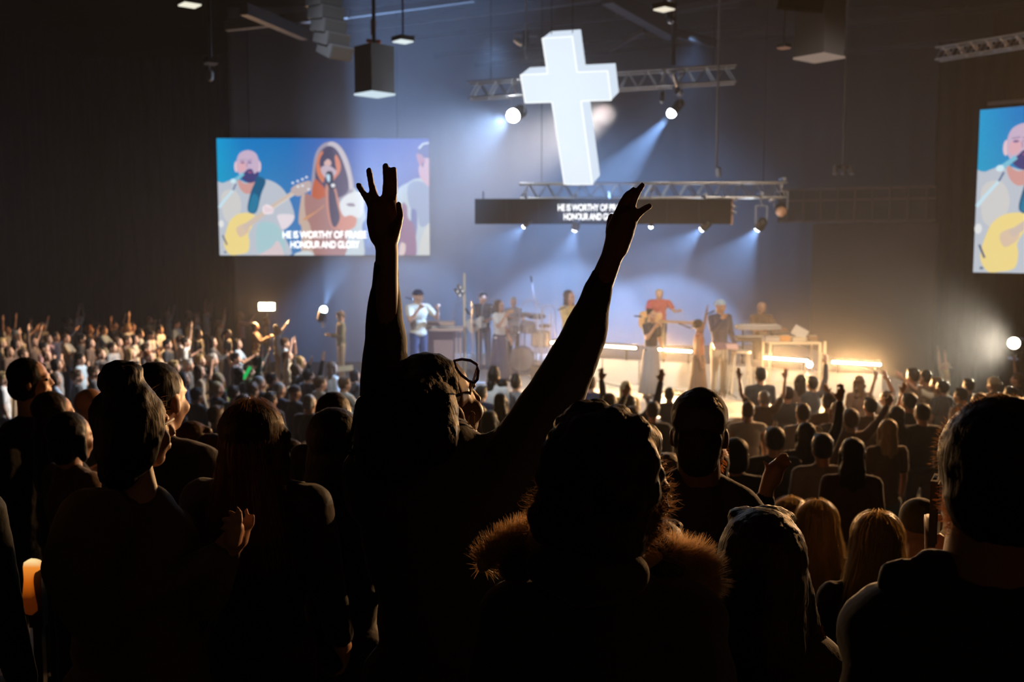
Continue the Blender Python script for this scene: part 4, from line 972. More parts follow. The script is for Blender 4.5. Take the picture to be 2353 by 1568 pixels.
MB().bar((a.x, 19.22, S0 + .3), (b.x, 19.22, S0 + .3), .025).build('rail', cream, t)
MB().bar((b.x + .06, 19.2, S0), (b.x + .06, 19.2, a.z + .04), .05).build('side_post', cream, t)
for px, py, wd, dp, hh, m_, nm, lb in ((1771, 781, .28, .3, .09, ks, 'mixer', 'grey mixer at the left of the synthesiser table'), (1802, 779, .2, .2, .1, mat('orange_case', (.7, .3, .08), .5), 'synthesiser', 'orange synthesiser on the table'), (1832, 781, .26, .25, .07, M_cream, 'drum_machine', 'cream drum machine on the table under the laptop'), (1866, 782, .16, .2, .1, mat('brown_case', (.25, .14, .08), .5), 'effects_box', 'brown effects box at the table end')):
    p = W(px, py, 19.5); tt = thing(nm, lb, 'electronics', (p.x, 19.5, a.z + .02)); MB().box((p.x, 19.5, a.z + .021 + hh / 2), (wd, dp, hh)).build('case', m_, tt)
    for k in range(4): MB().lathe([(.012, 0), (.012, .02), (.002, .022)], (p.x - wd * .35 + wd * .23 * k, 19.45, a.z + .021 + hh), 10).build('knob', M_cream, tt)
p = W(1838, 771, 19.6); t = thing('laptop', 'open laptop with a pale lit lid on the synthesiser table', 'laptop', p)
rot = Matrix.Rotation(.5, 3, 'Y'); MB().box(p + V(0, 0, .06), (.3, .015, .2), rot).build('lid', mat('laptop_silver', (.75, .75, .72), .4), t); MB().box(p + V(-.02, -.02, -.06), (.3, .2, .015)).build('base', M_cream, t)
# stool
p = W(1702, 806, 19.4); t = thing('stool', 'pale wooden stool beside the singer in the pale cap', 'stool', (p.x, 19.4, S0))
MB().lathe([(.02, 0), (.19, .0), (.2, .02), (.19, .04), (.02, .045)], (p.x, 19.4, p.z - .04), 22).build('seat', M_cream, t, smooth=False)
for sx in (-1, 1):
    for sy_ in (-1, 1): MB().bar((p.x + sx * .13, 19.4 + sy_ * .1, p.z - .04), (p.x + sx * .21, 19.4 + sy_ * .17, S0), .035).build('leg', M_cream, t)
for sx in (-1, 1): MB().bar((p.x + sx * .175, 19.27, p.z - .4), (p.x + sx * .175, 19.53, p.z - .4), .02).build('rung', M_cream, t)
MB().bar((p.x - .18, 19.26, p.z - .5), (p.x + .18, 19.26, p.z - .5), .02).build('rung', M_cream, t)
p = W(1667, 796, 19.2); t = thing('music_stand', 'pinkish music stand with pages before the singer in the pale cap', 'stand', (p.x, 19.2, S0))
MB().box(p, (.48, .2, .03), Matrix.Rotation(.5, 3, 'X')).build('desk', mat('music_desk', (.25, .14, .16), .5), t); MB().box(p + V(.12, -.05, .0), (.22, .16, .012), Matrix.Rotation(.5, 3, 'X')).build('page', mat('paper_pink', (.8, .5, .45), .7), t)
MB().cap((p.x, 19.2, S0 + .02), (p.x, 19.2, p.z), .015, .012, 8).build('pole', M_black, t)
for k in range(3): MB().cap((p.x, 19.2, S0 + .15), (p.x + .24 * math.cos(k * 2.1), 19.2 + .24 * math.sin(k * 2.1), S0 + .015), .01, .01, 8).build('leg', M_black, t)
for k, (px, py) in enumerate(((1545, 886), (1558, 892), (1572, 886), (1583, 893))):
    p = W(px, py, 19.6); MBp = thing('effects_pedal', ['leftmost', 'second', 'third', 'rightmost'][k] + ' small pedal on the stage floor before the short light bar', 'pedal', (p.x, p.y, S0))
    MB().box((p.x, p.y, S0 + .03), (.09, .14, .05)).build('case', mat('pedal_%d' % k, [(.3, .4, .5), (.5, .5, .5), (.1, .15, .2), (.6, .6, .62)][k], .4, .3), MBp); MB().lathe([(.012, 0), (.012, .015), (.002, .018)], (p.x, p.y - .04, S0 + .055), 10).build('switch', M_chrome, MBp)
for k, pp in enumerate(([(1400, 872), (1450, 880), (1520, 905), (1600, 900)], [(1330, 868), (1400, 886), (1470, 900)], [(1540, 896), (1600, 915), (1660, 905), (1700, 880)])):
    pts_ = []
    for x, y_ in pp:
        d_ = (CAM.z - SZ) / ((y_ - 567) / F); q_ = W(x, y_, d_); pts_.append((q_.x, q_.y, SZ + .012))
    tag(MB().tube([tuple(Vector(pts_[i]).lerp(Vector(pts_[min(i + 1, len(pts_) - 1)]), t_ / 3)) for i in range(len(pts_) - 1) for t_ in range(3)], .01, 5).build('floor_cable', M_black), ['thin black cable running along the stage before the white riser', 'black cable curving past the bar lights', 'black cable from the pedals to the music stand'][k], 'cable')

# ------------------------------------------------------------------ the people nearest the camera
def C(mb, pts, n=14):
    """limb chain through (px, py, distance, radius in px)"""
    mb.chain([W(a, b, d) for a, b, d, r in pts], [r * d / F for a, b, d, r in pts], n)
def Hm(px, py, d, yaw, pit=0, roll=0, s=1.0):
    return Matrix.Translation(W(px, py, d)) @ Euler((R(pit), R(roll), R(yaw)), 'XYZ').to_matrix().to_4x4() @ Matrix.Scale(s, 4)
def torso(body, sh, SL, SR, fl, r=.075, deep=.13, hips=.17):
    m_ = (SL + SR) / 2; wd = (SR - SL).length / 2; L = m_.z - fl
    sh.cap(SL, SR, r, r, 16); sh.cap(m_ + V(0, 0, .05), m_ + V(0, 0, -.05), r * 1.1, r * 1.4)
    sh.ell(m_ - V(0, 0, L * .11), (wd + .045, deep, L * .17)); sh.ell(m_ - V(0, 0, L * .25), (wd + .015, deep * .97, L * .17)); sh.ell(m_ - V(0, 0, L * .36), (hips + .02, deep, L * .1))
    body.cap(SL.lerp(SR, .15), SL.lerp(SR, .85), r * .6, r * .6); body.ell(m_ - V(0, 0, L * .15), (wd * .7, deep * .6, L * .2)); body.ell(m_ - V(0, 0, L * .36), (hips * .7, deep * .6, L * .12))
    p = MB(); p.ell(m_ - V(0, 0, L * .385), (hips, deep * .9, L * .09))
    for sx in (-1, 1):
        a = m_ + V(sx * hips * .55, 0, 0); p.chain([(a.x, a.y, m_.z - L * .4), (a.x, a.y + .02, fl + L * .32), (a.x, a.y - .01, fl + .1)], [.1, .075, .06])
        body.chain([(a.x, a.y, m_.z - L * .4), (a.x, a.y + .02, fl + L * .32), (a.x, a.y - .01, fl + .08)], [.07, .05, .035]); body.cap((a.x, a.y, fl + .04), (a.x, a.y + .12, fl + .03), .035, .03)
    return p
def shoes_for(o, SL, SR, fl, hips=.17):
    m_ = (SL + SR) / 2
    mb = MB()
    for sx in (-1, 1): x = m_.x + sx * hips * .55; mb.cap((x, m_.y - .05, fl + .045), (x, m_.y + .15, fl + .038), .045, .038)
    link('shoes', fuse(mb, .015, 1, name='shoes'), cloth('charcoal'), o)
def hero(label, skin, body, sh, pants, shirt_c, hair=None, hcol='dark', hname='hair', legs='charcoal', vox=.009, cv=.013, wr=.006, sname='jacket', hvox=.008, hwr=.003, group=None, SL=None, SR=None, fl=None):
    o = link('person', fuse(body, vox, 1, name='body'), SKIN[skin], None); tag(o, label, 'person', group)
    link(sname, fuse(sh, cv, 2, wr, 9, name='jacket'), cloth(shirt_c), o)
    link('trousers', fuse(pants, .02, 2, name='trousers'), cloth(legs), o)
    if hair: link(hname, fuse(hair, hvox, 1, hwr, 70, name='hair'), hairm(hcol) if hname == 'hair' else cloth(hcol), o)
    if fl is not None: shoes_for(o, SL, SR, fl)
    return o
def strands(name, roots, m, parent, w0=.0012, kink=.01, seed=1, segs=5, gravity=.3):
    """roots: (point, direction, length); fine separate hairs as thin ribbons"""
    rr = random.Random(seed); vs = []; fs = []
    for p, d, L in roots:
        p = Vector(p); d = Vector(d).normalized(); side = d.cross(Vector((rr.uniform(-1, 1), rr.uniform(-1, 1), rr.uniform(-1, 1)))).normalized(); o = len(vs)
        for k in range(segs + 1):
            w_ = w0 * (1 - k / segs * .85); vs.append(p + side * w_); vs.append(p - side * w_)
            d = (d + Vector((rr.uniform(-1, 1), rr.uniform(-1, 1), rr.uniform(-1, 1))) * kink - Vector((0, 0, gravity / segs))).normalized(); p = p + d * (L / segs)
        fs += [(o + 2 * k, o + 2 * k + 1, o + 2 * k + 3, o + 2 * k + 2) for k in range(segs)]
    mb = MB(); mb.v = [tuple(v) for v in vs]; mb.f = fs; mb.mi = [0] * len(fs)
    me = bpy.data.meshes.new(name); me.from_pydata(mb.v, [], fs); o = link(name, me, m, parent); o['kind'] = 'stuff'; return o
def on_chain(pts, n, seed, spread=1.0, zmin=-1.0):
    """random surface points of a px chain, with outward directions"""
    rr = random.Random(seed); out = []
    P_ = [(W(a, b, d), r * d / F) for a, b, d, r in pts]
    for i in range(n):
        k = rr.randrange(len(P_) - 1); t_ = rr.random(); c = P_[k][0].lerp(P_[k + 1][0], t_); r = P_[k][1] * (1 - t_) + P_[k + 1][1] * t_
        ax = (P_[k + 1][0] - P_[k][0]).normalized(); v = Vector((rr.gauss(0, 1), rr.gauss(0, 1), rr.gauss(0, 1))); v = (v - ax * v.dot(ax) * .7).normalized()
        if v.z < zmin: v.z = -v.z
        out.append((c + v * r * .9, v))
    return out
def strand_hair(M, n, seed, L=.3, name='hair_strands', hc='brown', parent=None, w0=.0012, r=(.088, .1, .095), kink=.05, parting=True, grav=.9, bottom=.0):
    rr = random.Random(seed); roots = []; sc = M.to_scale()[0]; rot = M.to_3x3().normalized()
    while len(roots) < n:
        v = Vector((rr.gauss(0, 1), rr.gauss(0, 1), rr.gauss(0, 1))).normalized()
        if v.z < bottom or (v.y > .45 and v.z < .75): continue
        roots.append((v, L * rr.uniform(.75, 1.1)))
    vs = []; fs = []
    for v, l in roots:
        # each hair follows the skull down to the side, then hangs
        hx, hy = v.x, min(v.y, .25); hn = math.hypot(hx, hy) or 1; hx, hy = hx / hn, hy / hn; el = math.asin(max(-1, min(1, v.z))); o = len(vs); q = rr.uniform(1.0, 1.08) if rr.random() < .85 else rr.uniform(1.05, 1.2); wb = rr.uniform(-.009, .009)
        arc = []; e = el
        while e > -.25: arc.append(e); e -= .22
        path = [Vector((hx * math.cos(e) * r[0] * q, -.025 + hy * math.cos(e) * r[1] * q, .04 + math.sin(e) * r[2] * q)) for e in arc] or [Vector((hx * r[0] * q, -.025 + hy * r[1] * q, .0))]
        lp = path[-1]
        for k in range(1, 6): path.append(lp + Vector((hx * .009 * k + wb * k + rr.uniform(-kink, kink) * .06, -.004 * k, -l * k / 5)))
        tx, ty = -hy, hx
        for k, p in enumerate(path):
            w_ = w0 * (1 - .7 * k / len(path)); vs.append(M @ (p + Vector((tx * w_, ty * w_, 0)))); vs.append(M @ (p - Vector((tx * w_, ty * w_, 0))))
        fs += [(o + 2 * k, o + 2 * k + 1, o + 2 * k + 3, o + 2 * k + 2) for k in range(len(path) - 1)]
    me = bpy.data.meshes.new(name); me.from_pydata([tuple(v) for v in vs], [], fs); o = link(name, me, strandm(hc), parent); o['kind'] = 'stuff'; return o

# --- woman with both arms raised (the main figure) ---------------------------------
d = 2.25; fl = floor_at(2.3, -2)
body, sh, hr = MB(), MB(), MB()
M = Hm(1008, 930, 2.27, -52, 16, 0, 1.0); head_parts(body, M); neck(body, M, W(985, 1075, 2.2))
SL, SR = W(872, 1090, 2.2), W(1150, 1090, 2.2)
pants = torso(body, sh, SL, SR, fl, .088)
C(body, [(885, 1060, 2.2, 48), (882, 840, 2.22, 38), (888, 640, 2.2, 27), (889, 575, 2.2, 26), (885, 545, 2.2, 28)])
C(body, [(878, 540, 2.2, 30), (872, 510, 2.2, 30), (868, 480, 2.2, 24)]); C(body, [(890, 540, 2.2, 30), (895, 505, 2.2, 27), (893, 478, 2.2, 22)])
C(body, [(862, 485, 2.2, 14), (848, 463, 2.2, 9), (834, 443, 2.19, 7), (824, 426, 2.18, 7.2)], 12)
C(body, [(866, 480, 2.2, 13), (861, 452, 2.2, 9.2), (853, 422, 2.19, 8), (848, 392, 2.18, 7.2)], 12)
C(body, [(884, 480, 2.2, 13), (887, 450, 2.2, 9.5), (888, 415, 2.18, 8.4), (886, 382, 2.17, 7.8)], 12)
C(body, [(900, 485, 2.2, 13), (904, 450, 2.21, 9), (906, 420, 2.19, 8), (905, 389, 2.18, 7.2)], 12)
C(body, [(903, 540, 2.19, 15), (914, 512, 2.15, 11.5), (920, 495, 2.12, 8), (916, 470, 2.12, 7.2)], 12)
C(sh, [(880, 1080, 2.2, 84), (884, 950, 2.2, 66), (886, 860, 2.21, 57), (884, 760, 2.22, 46), (882, 705, 2.22, 41), (886, 660, 2.21, 31), (888, 622, 2.2, 29), (888, 612, 2.2, 28)])
C(body, [(1180, 1060, 2.15, 52), (1290, 870, 2.12, 44), (1378, 660, 2.1, 29), (1405, 592, 2.1, 25), (1415, 565, 2.1, 28)])
C(body, [(1416, 568, 2.1, 29), (1426, 530, 2.1, 33), (1434, 500, 2.1, 27)]); C(body, [(1425, 545, 2.1, 28), (1438, 512, 2.1, 26), (1446, 490, 2.1, 18)])
C(body, [(1424, 505, 2.1, 14), (1427, 475, 2.1, 10), (1434, 458, 2.09, 8), (1442, 446, 2.09, 7.2)], 12)
C(body, [(1432, 500, 2.1, 14), (1440, 466, 2.1, 9.5), (1448, 447, 2.09, 8.5), (1456, 436, 2.09, 7.2)], 12)
C(body, [(1442, 500, 2.1, 14), (1455, 462, 2.1, 9.5), (1466, 440, 2.08, 8), (1476, 426, 2.08, 7.2)], 12)
C(body, [(1446, 516, 2.1, 14), (1464, 494, 2.1, 9.5), (1478, 482, 2.09, 8.5), (1492, 474, 2.09, 7.2)], 12)
C(body, [(1406, 535, 2.1, 16), (1403, 512, 2.12, 10), (1405, 498, 2.14, 7.8)], 12)
C(sh, [(1150, 1110, 2.17, 95), (1215, 1020, 2.15, 84), (1272, 915, 2.13, 68), (1322, 815, 2.12, 58), (1350, 745, 2.11, 50), (1366, 700, 2.1, 38), (1380, 652, 2.1, 33), (1386, 636, 2.1, 31)])
sh.cap(W(900, 1120, 2.2), W(1160, 1120, 2.2), .11, .12)
C(sh, [(1100, 1050, 2.2, 44), (1150, 1010, 2.18, 32), (1165, 985, 2.17, 22)]); C(sh, [(985, 1090, 2.22, 60), (1060, 1060, 2.2, 50)])
hair_parts(hr, M, 'crop')
C(hr, [(985, 880, 2.22, 52), (940, 925, 2.16, 70), (895, 985, 2.1, 82), (890, 1040, 2.08, 80)]); C(hr, [(868, 905, 2.15, 22), (850, 935, 2.12, 36), (840, 1000, 2.1, 34)]); C(hr, [(985, 940, 2.18, 70), (985, 1010, 2.14, 74)])
A = hero('woman with both arms raised, glasses pushed up on her head, dark hair gathered back', 'brown', body, sh, pants, 'charcoal', hr, 'black', sname='hooded_top', vox=.0042, SL=SL, SR=SR, fl=fl)
mb = MB()
for k, (ax_, bx_) in enumerate(((808, 798), (812, 806))):
    C(mb, [(ax_ + 8, 960, 2.08, 4), (ax_, 985, 2.06, 3.6), (bx_, 1015, 2.05, 3.4), (bx_, 1042, 2.05, 3.2), (bx_ + 7, 1048, 2.05, 3), (ax_ + 6, 1030, 2.06, 3)], 8)
link('braid', fuse(mb, .004, 1, .001, 90, name='braid'), hairm('black'), A)
tort = mat('tortoiseshell', (.28, .09, .03), .15, vary=.8, scale=70, coat=.6)
T = [(1044, 829, 2.2), (1062, 826, 2.17), (1082, 829, 2.14), (1096, 838, 2.12), (1099, 852, 2.12), (1097, 872, 2.13), (1090, 880, 2.14), (1078, 876, 2.16), (1060, 862, 2.18), (1048, 845, 2.2)]
g = MB(); g.tube([W(*q) for q in T], .0032, 8, True); fr = g.build('glasses', tort, A, smooth=True)
MB().tube([W(1097, 846, 2.12), W(1086, 880, 2.2), W(1080, 905, 2.27), W(1078, 925, 2.3)], .003, 8).build('temple_arm', tort, fr)
g = MB(); pts_ = [W(*q) for q in T]; g.add(pts_ + [p + V(0, .002, 0) for p in pts_], [tuple(range(10)), tuple(range(19, 9, -1))]); g.build('lens', mat('spectacle_lens', (.5, .6, .8), .05, alpha=.25), fr)
g = MB(); g.tube([W(1084 + 8 * math.cos(a), 966 + 20 * math.sin(a), 2.2) for a in [2 * math.pi * i / 18 for i in range(18)]], .002, 6, True); g.build('earring', mat('gold', (.8, .5, .2), .2, 1.0), A)

# --- man in a peaked cap ---------------------------------------------------------------
fl = floor_at(2.95); body, sh, hr = MB(), MB(), MB()
M = Hm(1607, 992, 2.95, -14, 0, 0, 1.0); head_parts(body, M); neck(body, M, W(1605, 1110, 2.95), .062)
SL, SR = W(1490, 1185, 2.95), W(1702, 1185, 2.95); pants = torso(body, sh, SL, SR, fl, .07)
C(sh, [(1600, 1085, 2.95, 44), (1605, 1130, 2.95, 58)]); C(sh, [(1560, 1110, 2.95, 36), (1500, 1160, 2.95, 45), (1462, 1200, 2.95, 50)]); C(sh, [(1640, 1115, 2.95, 34), (1700, 1160, 2.95, 46), (1738, 1215, 2.95, 48), (1745, 1320, 2.95, 46), (1735, 1430, 2.9, 40)]); C(sh, [(1462, 1220, 2.95, 50), (1440, 1330, 2.95, 46), (1440, 1430, 2.9, 40)])
C(body, [(1740, 1230, 2.95, 36), (1738, 1430, 2.9, 28), (1738, 1480, 2.85, 22)]); C(body, [(1462, 1230, 2.95, 36), (1440, 1430, 2.9, 28), (1450, 1500, 2.85, 22)])
hand_parts(body, W(1738, 1485, 2.85), (-.1, .3, -1), (1, 0, 0), 1); hand_parts(body, W(1450, 1505, 2.85), (.1, .3, -1), (-1, 0, 0), -1)
hb = MB(); hair_parts(hb, M, 'crop'); C(hb, [(1604, 1010, 2.89, 58), (1604, 1050, 2.89, 50)]); hair_parts(hr, M, 'cap'); C(hr, [(1607, 945, 2.93, 60), (1612, 935, 2.93, 48), (1617, 918, 2.93, 26), (1618, 903, 2.93, 9)]); C(hr, [(1600, 965, 2.9, 58), (1612, 968, 2.9, 58)])
B = hero('man seen from behind in a dark cap with a peaked crown', 'brown', body, sh, pants, 'charcoal', hr, 'charcoal', 'cap', sname='jacket', hwr=0, SL=SL, SR=SR, fl=fl)
link('hair', fuse(hb, .008, 1, .003, 70, name='hair'), hairm('dark'), B)
C(mb := MB(), [(1640, 1040, 3.0, 24), (1650, 1060, 3.02, 14), (1632, 1070, 3.0, 18)]); link('beard', fuse(mb, .008, 1, .003, 70, name='beard'), hairm('brown'), B)
strands('beard_strands', [(p, v + V(.4, .1, -.5), .018) for p, v in on_chain([(1650, 1020, 3.0, 14), (1652, 1050, 3.0, 16), (1640, 1072, 3.0, 18)], 260, 4)], strandm('ginger'), B, .0007)

# --- person behind him holding one hand up -------------------------------------------------
fl = floor_at(3.5); body, sh, hr = MB(), MB(), MB()
SL, SR = W(1560, 1225, 3.5), W(1700, 1225, 3.5)
M = Hm(1618, 1085, 3.5, 0, 0, 0, 1.0); head_parts(body, M); neck(body, M, W(1625, 1200, 3.5)); pants = torso(body, sh, SL, SR, fl, .06)
C(body, [(1700, 1225, 3.5, 30), (1735, 1290, 3.45, 26), (1752, 1190, 3.4, 24), (1762, 1122, 3.4, 17), (1772, 1095, 3.4, 20)])
C(body, [(1775, 1100, 3.4, 22), (1783, 1078, 3.4, 20)])
C(body, [(1768, 1086, 3.4, 9), (1762, 1072, 3.4, 6), (1757, 1062, 3.4, 4.5)], 10)
for q in ([(1778, 1075, 3.4, 8), (1788, 1056, 3.4, 6.4), (1795, 1045, 3.38, 5)], [(1784, 1075, 3.4, 8), (1796, 1055, 3.4, 6.5), (1805, 1043, 3.38, 5)], [(1790, 1076, 3.4, 8), (1802, 1058, 3.4, 6.3), (1810, 1048, 3.38, 5)], [(1792, 1084, 3.4, 8), (1805, 1072, 3.4, 5.8), (1817, 1064, 3.38, 4.5)]): C(body, q, 10)
C(sh, [(1700, 1225, 3.5, 42), (1735, 1292, 3.45, 36), (1750, 1200, 3.42, 30), (1758, 1150, 3.4, 24)]); C(sh, [(1560, 1230, 3.5, 42), (1545, 1330, 3.5, 36), (1560, 1400, 3.4, 28)]); C(body, [(1560, 1230, 3.5, 30), (1545, 1330, 3.5, 26), (1560, 1420, 3.4, 18)]); hand_parts(body, W(1560, 1425, 3.4), (.2, .5, -.5), (-1, 0, .3), -1)
hair_parts(hr, M, 'crop')
hero('person holding up an open hand beside the shoulder of the man in the peaked cap', 'tan', body, sh, pants, 'black', hr, 'dark', sname='long_sleeve_top', SL=SL, SR=SR, fl=fl)

# --- woman with curly hair and a fur-trimmed coat -------------------------------------------
fl = floor_at(1.8); body, sh, hr = MB(), MB(), MB()
M = Hm(1398, 1110, 1.8, -25, 0, 0, 1.0); head_parts(body, M); neck(body, M, W(1395, 1290, 1.8))
SL, SR = W(1200, 1440, 1.8), W(1570, 1440, 1.8); pants = torso(body, sh, SL, SR, fl, .09)
C(sh, [(1570, 1450, 1.8, 105), (1598, 1560, 1.8, 98), (1610, 1680, 1.8, 88), (1580, 1800, 1.75, 70)]); C(sh, [(1200, 1440, 1.8, 100), (1165, 1560, 1.8, 95), (1150, 1680, 1.8, 86), (1190, 1800, 1.75, 70)]); C(sh, [(1395, 1310, 1.8, 90), (1395, 1400, 1.8, 130)])
C(body, [(1570, 1450, 1.8, 60), (1610, 1680, 1.8, 50), (1570, 1860, 1.72, 32)]); C(body, [(1200, 1440, 1.8, 60), (1150, 1680, 1.8, 50), (1200, 1860, 1.72, 32)]); hand_parts(body, W(1570, 1865, 1.72), (-.3, .5, .1), (0, 0, 1), 1); hand_parts(body, W(1200, 1865, 1.72), (.3, .5, .1), (0, 0, 1), -1)
rr = random.Random(3)
hair_parts(hr, M, 'curly'); C(hr, [(1402, 1095, 1.76, 116), (1390, 1160, 1.78, 118), (1375, 1225, 1.76, 118)]); C(hr, [(1412, 1062, 1.8, 82), (1450, 1120, 1.8, 62), (1462, 1180, 1.8, 54), (1430, 1240, 1.78, 42)]); C(hr, [(1330, 1100, 1.8, 60), (1280, 1160, 1.78, 48), (1255, 1215, 1.76, 38)])
curl_pts = [(1402, 1088, 1.78, 122), (1462, 1120, 1.8, 72), (1474, 1180, 1.8, 62), (1446, 1235, 1.78, 50)]; curl_l = [(1330, 1080, 1.8, 50), (1275, 1150, 1.78, 46), (1245, 1215, 1.76, 30)]
for p, v in on_chain(curl_pts, 170, 5, zmin=-.9)[:170] + on_chain(curl_l, 90, 6): hr.ell(p, rr.uniform(.007, .014), low=True)
Cc = hero('woman with curly dark hair in a coat with a fur-trimmed hood', 'brown', body, sh, pants, 'charcoal', hr, 'dark', sname='coat', wr=.008, SL=SL, SR=SR, fl=fl)
strands('curls', [(p, v, rr.uniform(.02, .045)) for p, v in on_chain(curl_pts, 2600, 15) + on_chain(curl_l, 1400, 16)], strandm('brown'), Cc, .0007, .75, 8, 7, .1)
fur_r = [(1505, 1275, 1.84, 22), (1555, 1272, 1.86, 26), (1600, 1288, 1.87, 30), (1625, 1322, 1.86, 30), (1610, 1355, 1.84, 28), (1585, 1378, 1.82, 22)]; fur_l = [(1232, 1222, 1.84, 18), (1190, 1236, 1.85, 24), (1145, 1262, 1.84, 24), (1110, 1300, 1.82, 20)]
mb = MB(); C(mb, fur_r); C(mb, fur_l); C(mb, [(1505, 1275, 1.84, 24), (1400, 1310, 1.72, 40), (1232, 1240, 1.8, 24)])
trim = link('fur_trim', fuse(mb, .01, 1, .003, 50, name='fur'), mat('fur', (.42, .25, .12), .7, sheen=.6, bump=.5), Cc)
strands('fur_hairs', [(p, v + V(.25, .25, .15), rr.uniform(.016, .036)) for p, v in on_chain(fur_r, 7000, 21) + on_chain(fur_l, 3500, 22)], strandm('fur'), trim, .00055, .12, 9, 4, .1)
hood = MB(); C(hood, [(1480, 1250, 1.86, 40), (1500, 1262, 1.86, 46), (1530, 1300, 1.86, 50)]); C(hood, [(1240, 1270, 1.85, 40), (1190, 1300, 1.83, 46)]); C(hood, [(1440, 1320, 1.72, 60), (1340, 1330, 1.7, 70), (1250, 1300, 1.76, 50)])
link('hood', fuse(hood, .011, 2, .005, 9, name='hood'), cloth('charcoal'), Cc)

# --- bearded man at the frame edge ----------------------------------------------------------
fl = floor_at(1.5); body, sh, hr = MB(), MB(), MB()
M = Hm(2292, 1118, 1.52, -16, 0, 0, 1.12); head_parts(body, M, False); neck(body, M, W(2290, 1310, 1.5), .066)
SL, SR = W(2065, 1470, 1.5), W(2520, 1470, 1.5); pants = torso(body, sh, SL, SR, fl, .095, .14, .19)
C(sh, [(2062, 1478, 1.5, 110), (2030, 1580, 1.5, 104), (1990, 1750, 1.5, 90), (2060, 1900, 1.45, 70)]); C(sh, [(2520, 1480, 1.5, 110), (2560, 1700, 1.5, 95), (2500, 1900, 1.45, 70)]); C(sh, [(2290, 1340, 1.5, 110), (2290, 1450, 1.5, 150)]); C(sh, [(2180, 1370, 1.5, 80), (2090, 1420, 1.5, 88)])
C(body, [(2062, 1478, 1.5, 66), (1990, 1750, 1.5, 52), (2070, 1960, 1.42, 34)]); C(body, [(2520, 1478, 1.5, 66), (2560, 1750, 1.5, 52), (2490, 1960, 1.42, 34)]); hand_parts(body, W(2070, 1965, 1.42), (.3, .5, .1), (0, 0, 1), -1); hand_parts(body, W(2490, 1965, 1.42), (-.3, .5, .1), (0, 0, 1), 1)
C(body, [(2062, 1478, 1.5, 66), (2080, 1560, 1.6, 44), (2140, 1380, 1.72, 26), (2150, 1290, 1.76, 26), (2150, 1245, 1.77, 26)])
for k in range(4): C(body, [(2128, 1225 - k * 13, 1.78, 8), (2142, 1222 - k * 13, 1.73, 8), (2156, 1222 - k * 13, 1.72, 7)], 10)
hair_parts(hr, M, 'crop'); C(hr, [(2290, 1060, 1.48, 100), (2310, 1130, 1.46, 104)])
D = hero('bearded man cut by the frame edge with close dark hair and a hooded top', 'tan', body, sh, pants, 'charcoal', hr, 'dark', sname='hooded_top', SL=SL, SR=SR, fl=fl)
bd = [(2206, 1130, 1.52, 24), (2212, 1175, 1.5, 30), (2224, 1220, 1.5, 30), (2240, 1265, 1.5, 26)]
mb = MB(); C(mb, bd); link('beard', fuse(mb, .008, 1, .003, 70, name='beard'), hairm('dark'), D)
strands('beard_strands', [(p, v, rr.uniform(.012, .03)) for p, v in on_chain(bd, 2600, 31)], strandm('ginger'), D, .0006, .7, 10, 6, .2)
strand_pts = [(M @ V(math.sin(a) * -.08, -.03, .04 + .088 * math.cos(a)), V(-math.sin(a), .3, math.cos(a)), .008) for a in [rr.uniform(-.4, 1.7) for i in range(500)]]
strands('short_hairs', [(p + V(rr.uniform(-.01, .01), rr.uniform(-.012, .012), 0), v, l) for p, v, l in strand_pts], strandm('brown'), D, .0005, .2, 11, 4, .2)
hood = MB(); C(hood, [(2112, 1318, 1.5, 30), (2140, 1300, 1.5, 42), (2190, 1312, 1.5, 46), (2250, 1330, 1.48, 50)]); C(hood, [(2050, 1322, 1.5, 34), (2075, 1318, 1.5, 38), (2100, 1330, 1.5, 36)]); C(hood, [(2034, 1342, 1.5, 22), (2050, 1370, 1.5, 28)])
link('hood', fuse(hood, .009, 2, .002, 9, name='hood'), cloth('charcoal'), D)

# --- person with long braids ---------------------------------------------------------------
fl = floor_at(2.0); body, sh, hr = MB(), MB(), MB()
M = Hm(1748, 1315, 2.0, -8, 0, 0, 1.0); head_parts(body, M); neck(body, M, W(1748, 1450, 2.0))
SL, SR = W(1590, 1540, 2.0), W(1850, 1540, 2.0); pants = torso(body, sh, SL, SR, fl, .085)
C(sh, [(1850, 1550, 2.0, 85), (1872, 1700, 2.0, 75), (1840, 1850, 1.95, 60)]); C(sh, [(1590, 1550, 2.0, 85), (1570, 1700, 2.0, 75), (1610, 1850, 1.95, 60)]); C(body, [(1850, 1550, 2.0, 52), (1872, 1700, 2.0, 44), (1830, 1880, 1.92, 28)]); C(body, [(1590, 1550, 2.0, 52), (1570, 1700, 2.0, 44), (1620, 1880, 1.92, 28)])
hand_parts(body, W(1830, 1885, 1.92), (-.3, .5, .1), (0, 0, 1), 1); hand_parts(body, W(1620, 1885, 1.92), (.3, .5, .1), (0, 0, 1), -1)
hair_parts(hr, M, 'short'); C(hr, [(1748, 1312, 1.96, 108), (1748, 1380, 1.98, 108), (1745, 1480, 1.96, 112)]); C(hr, [(1800, 1330, 2.0, 64), (1835, 1430, 2.0, 50)])
Ee = hero('person with long thin braids falling past the shoulder', 'brown', body, sh, pants, 'black', hr, 'black', sname='top', SL=SL, SR=SR, fl=fl)
bm_ = hairm('ginger')
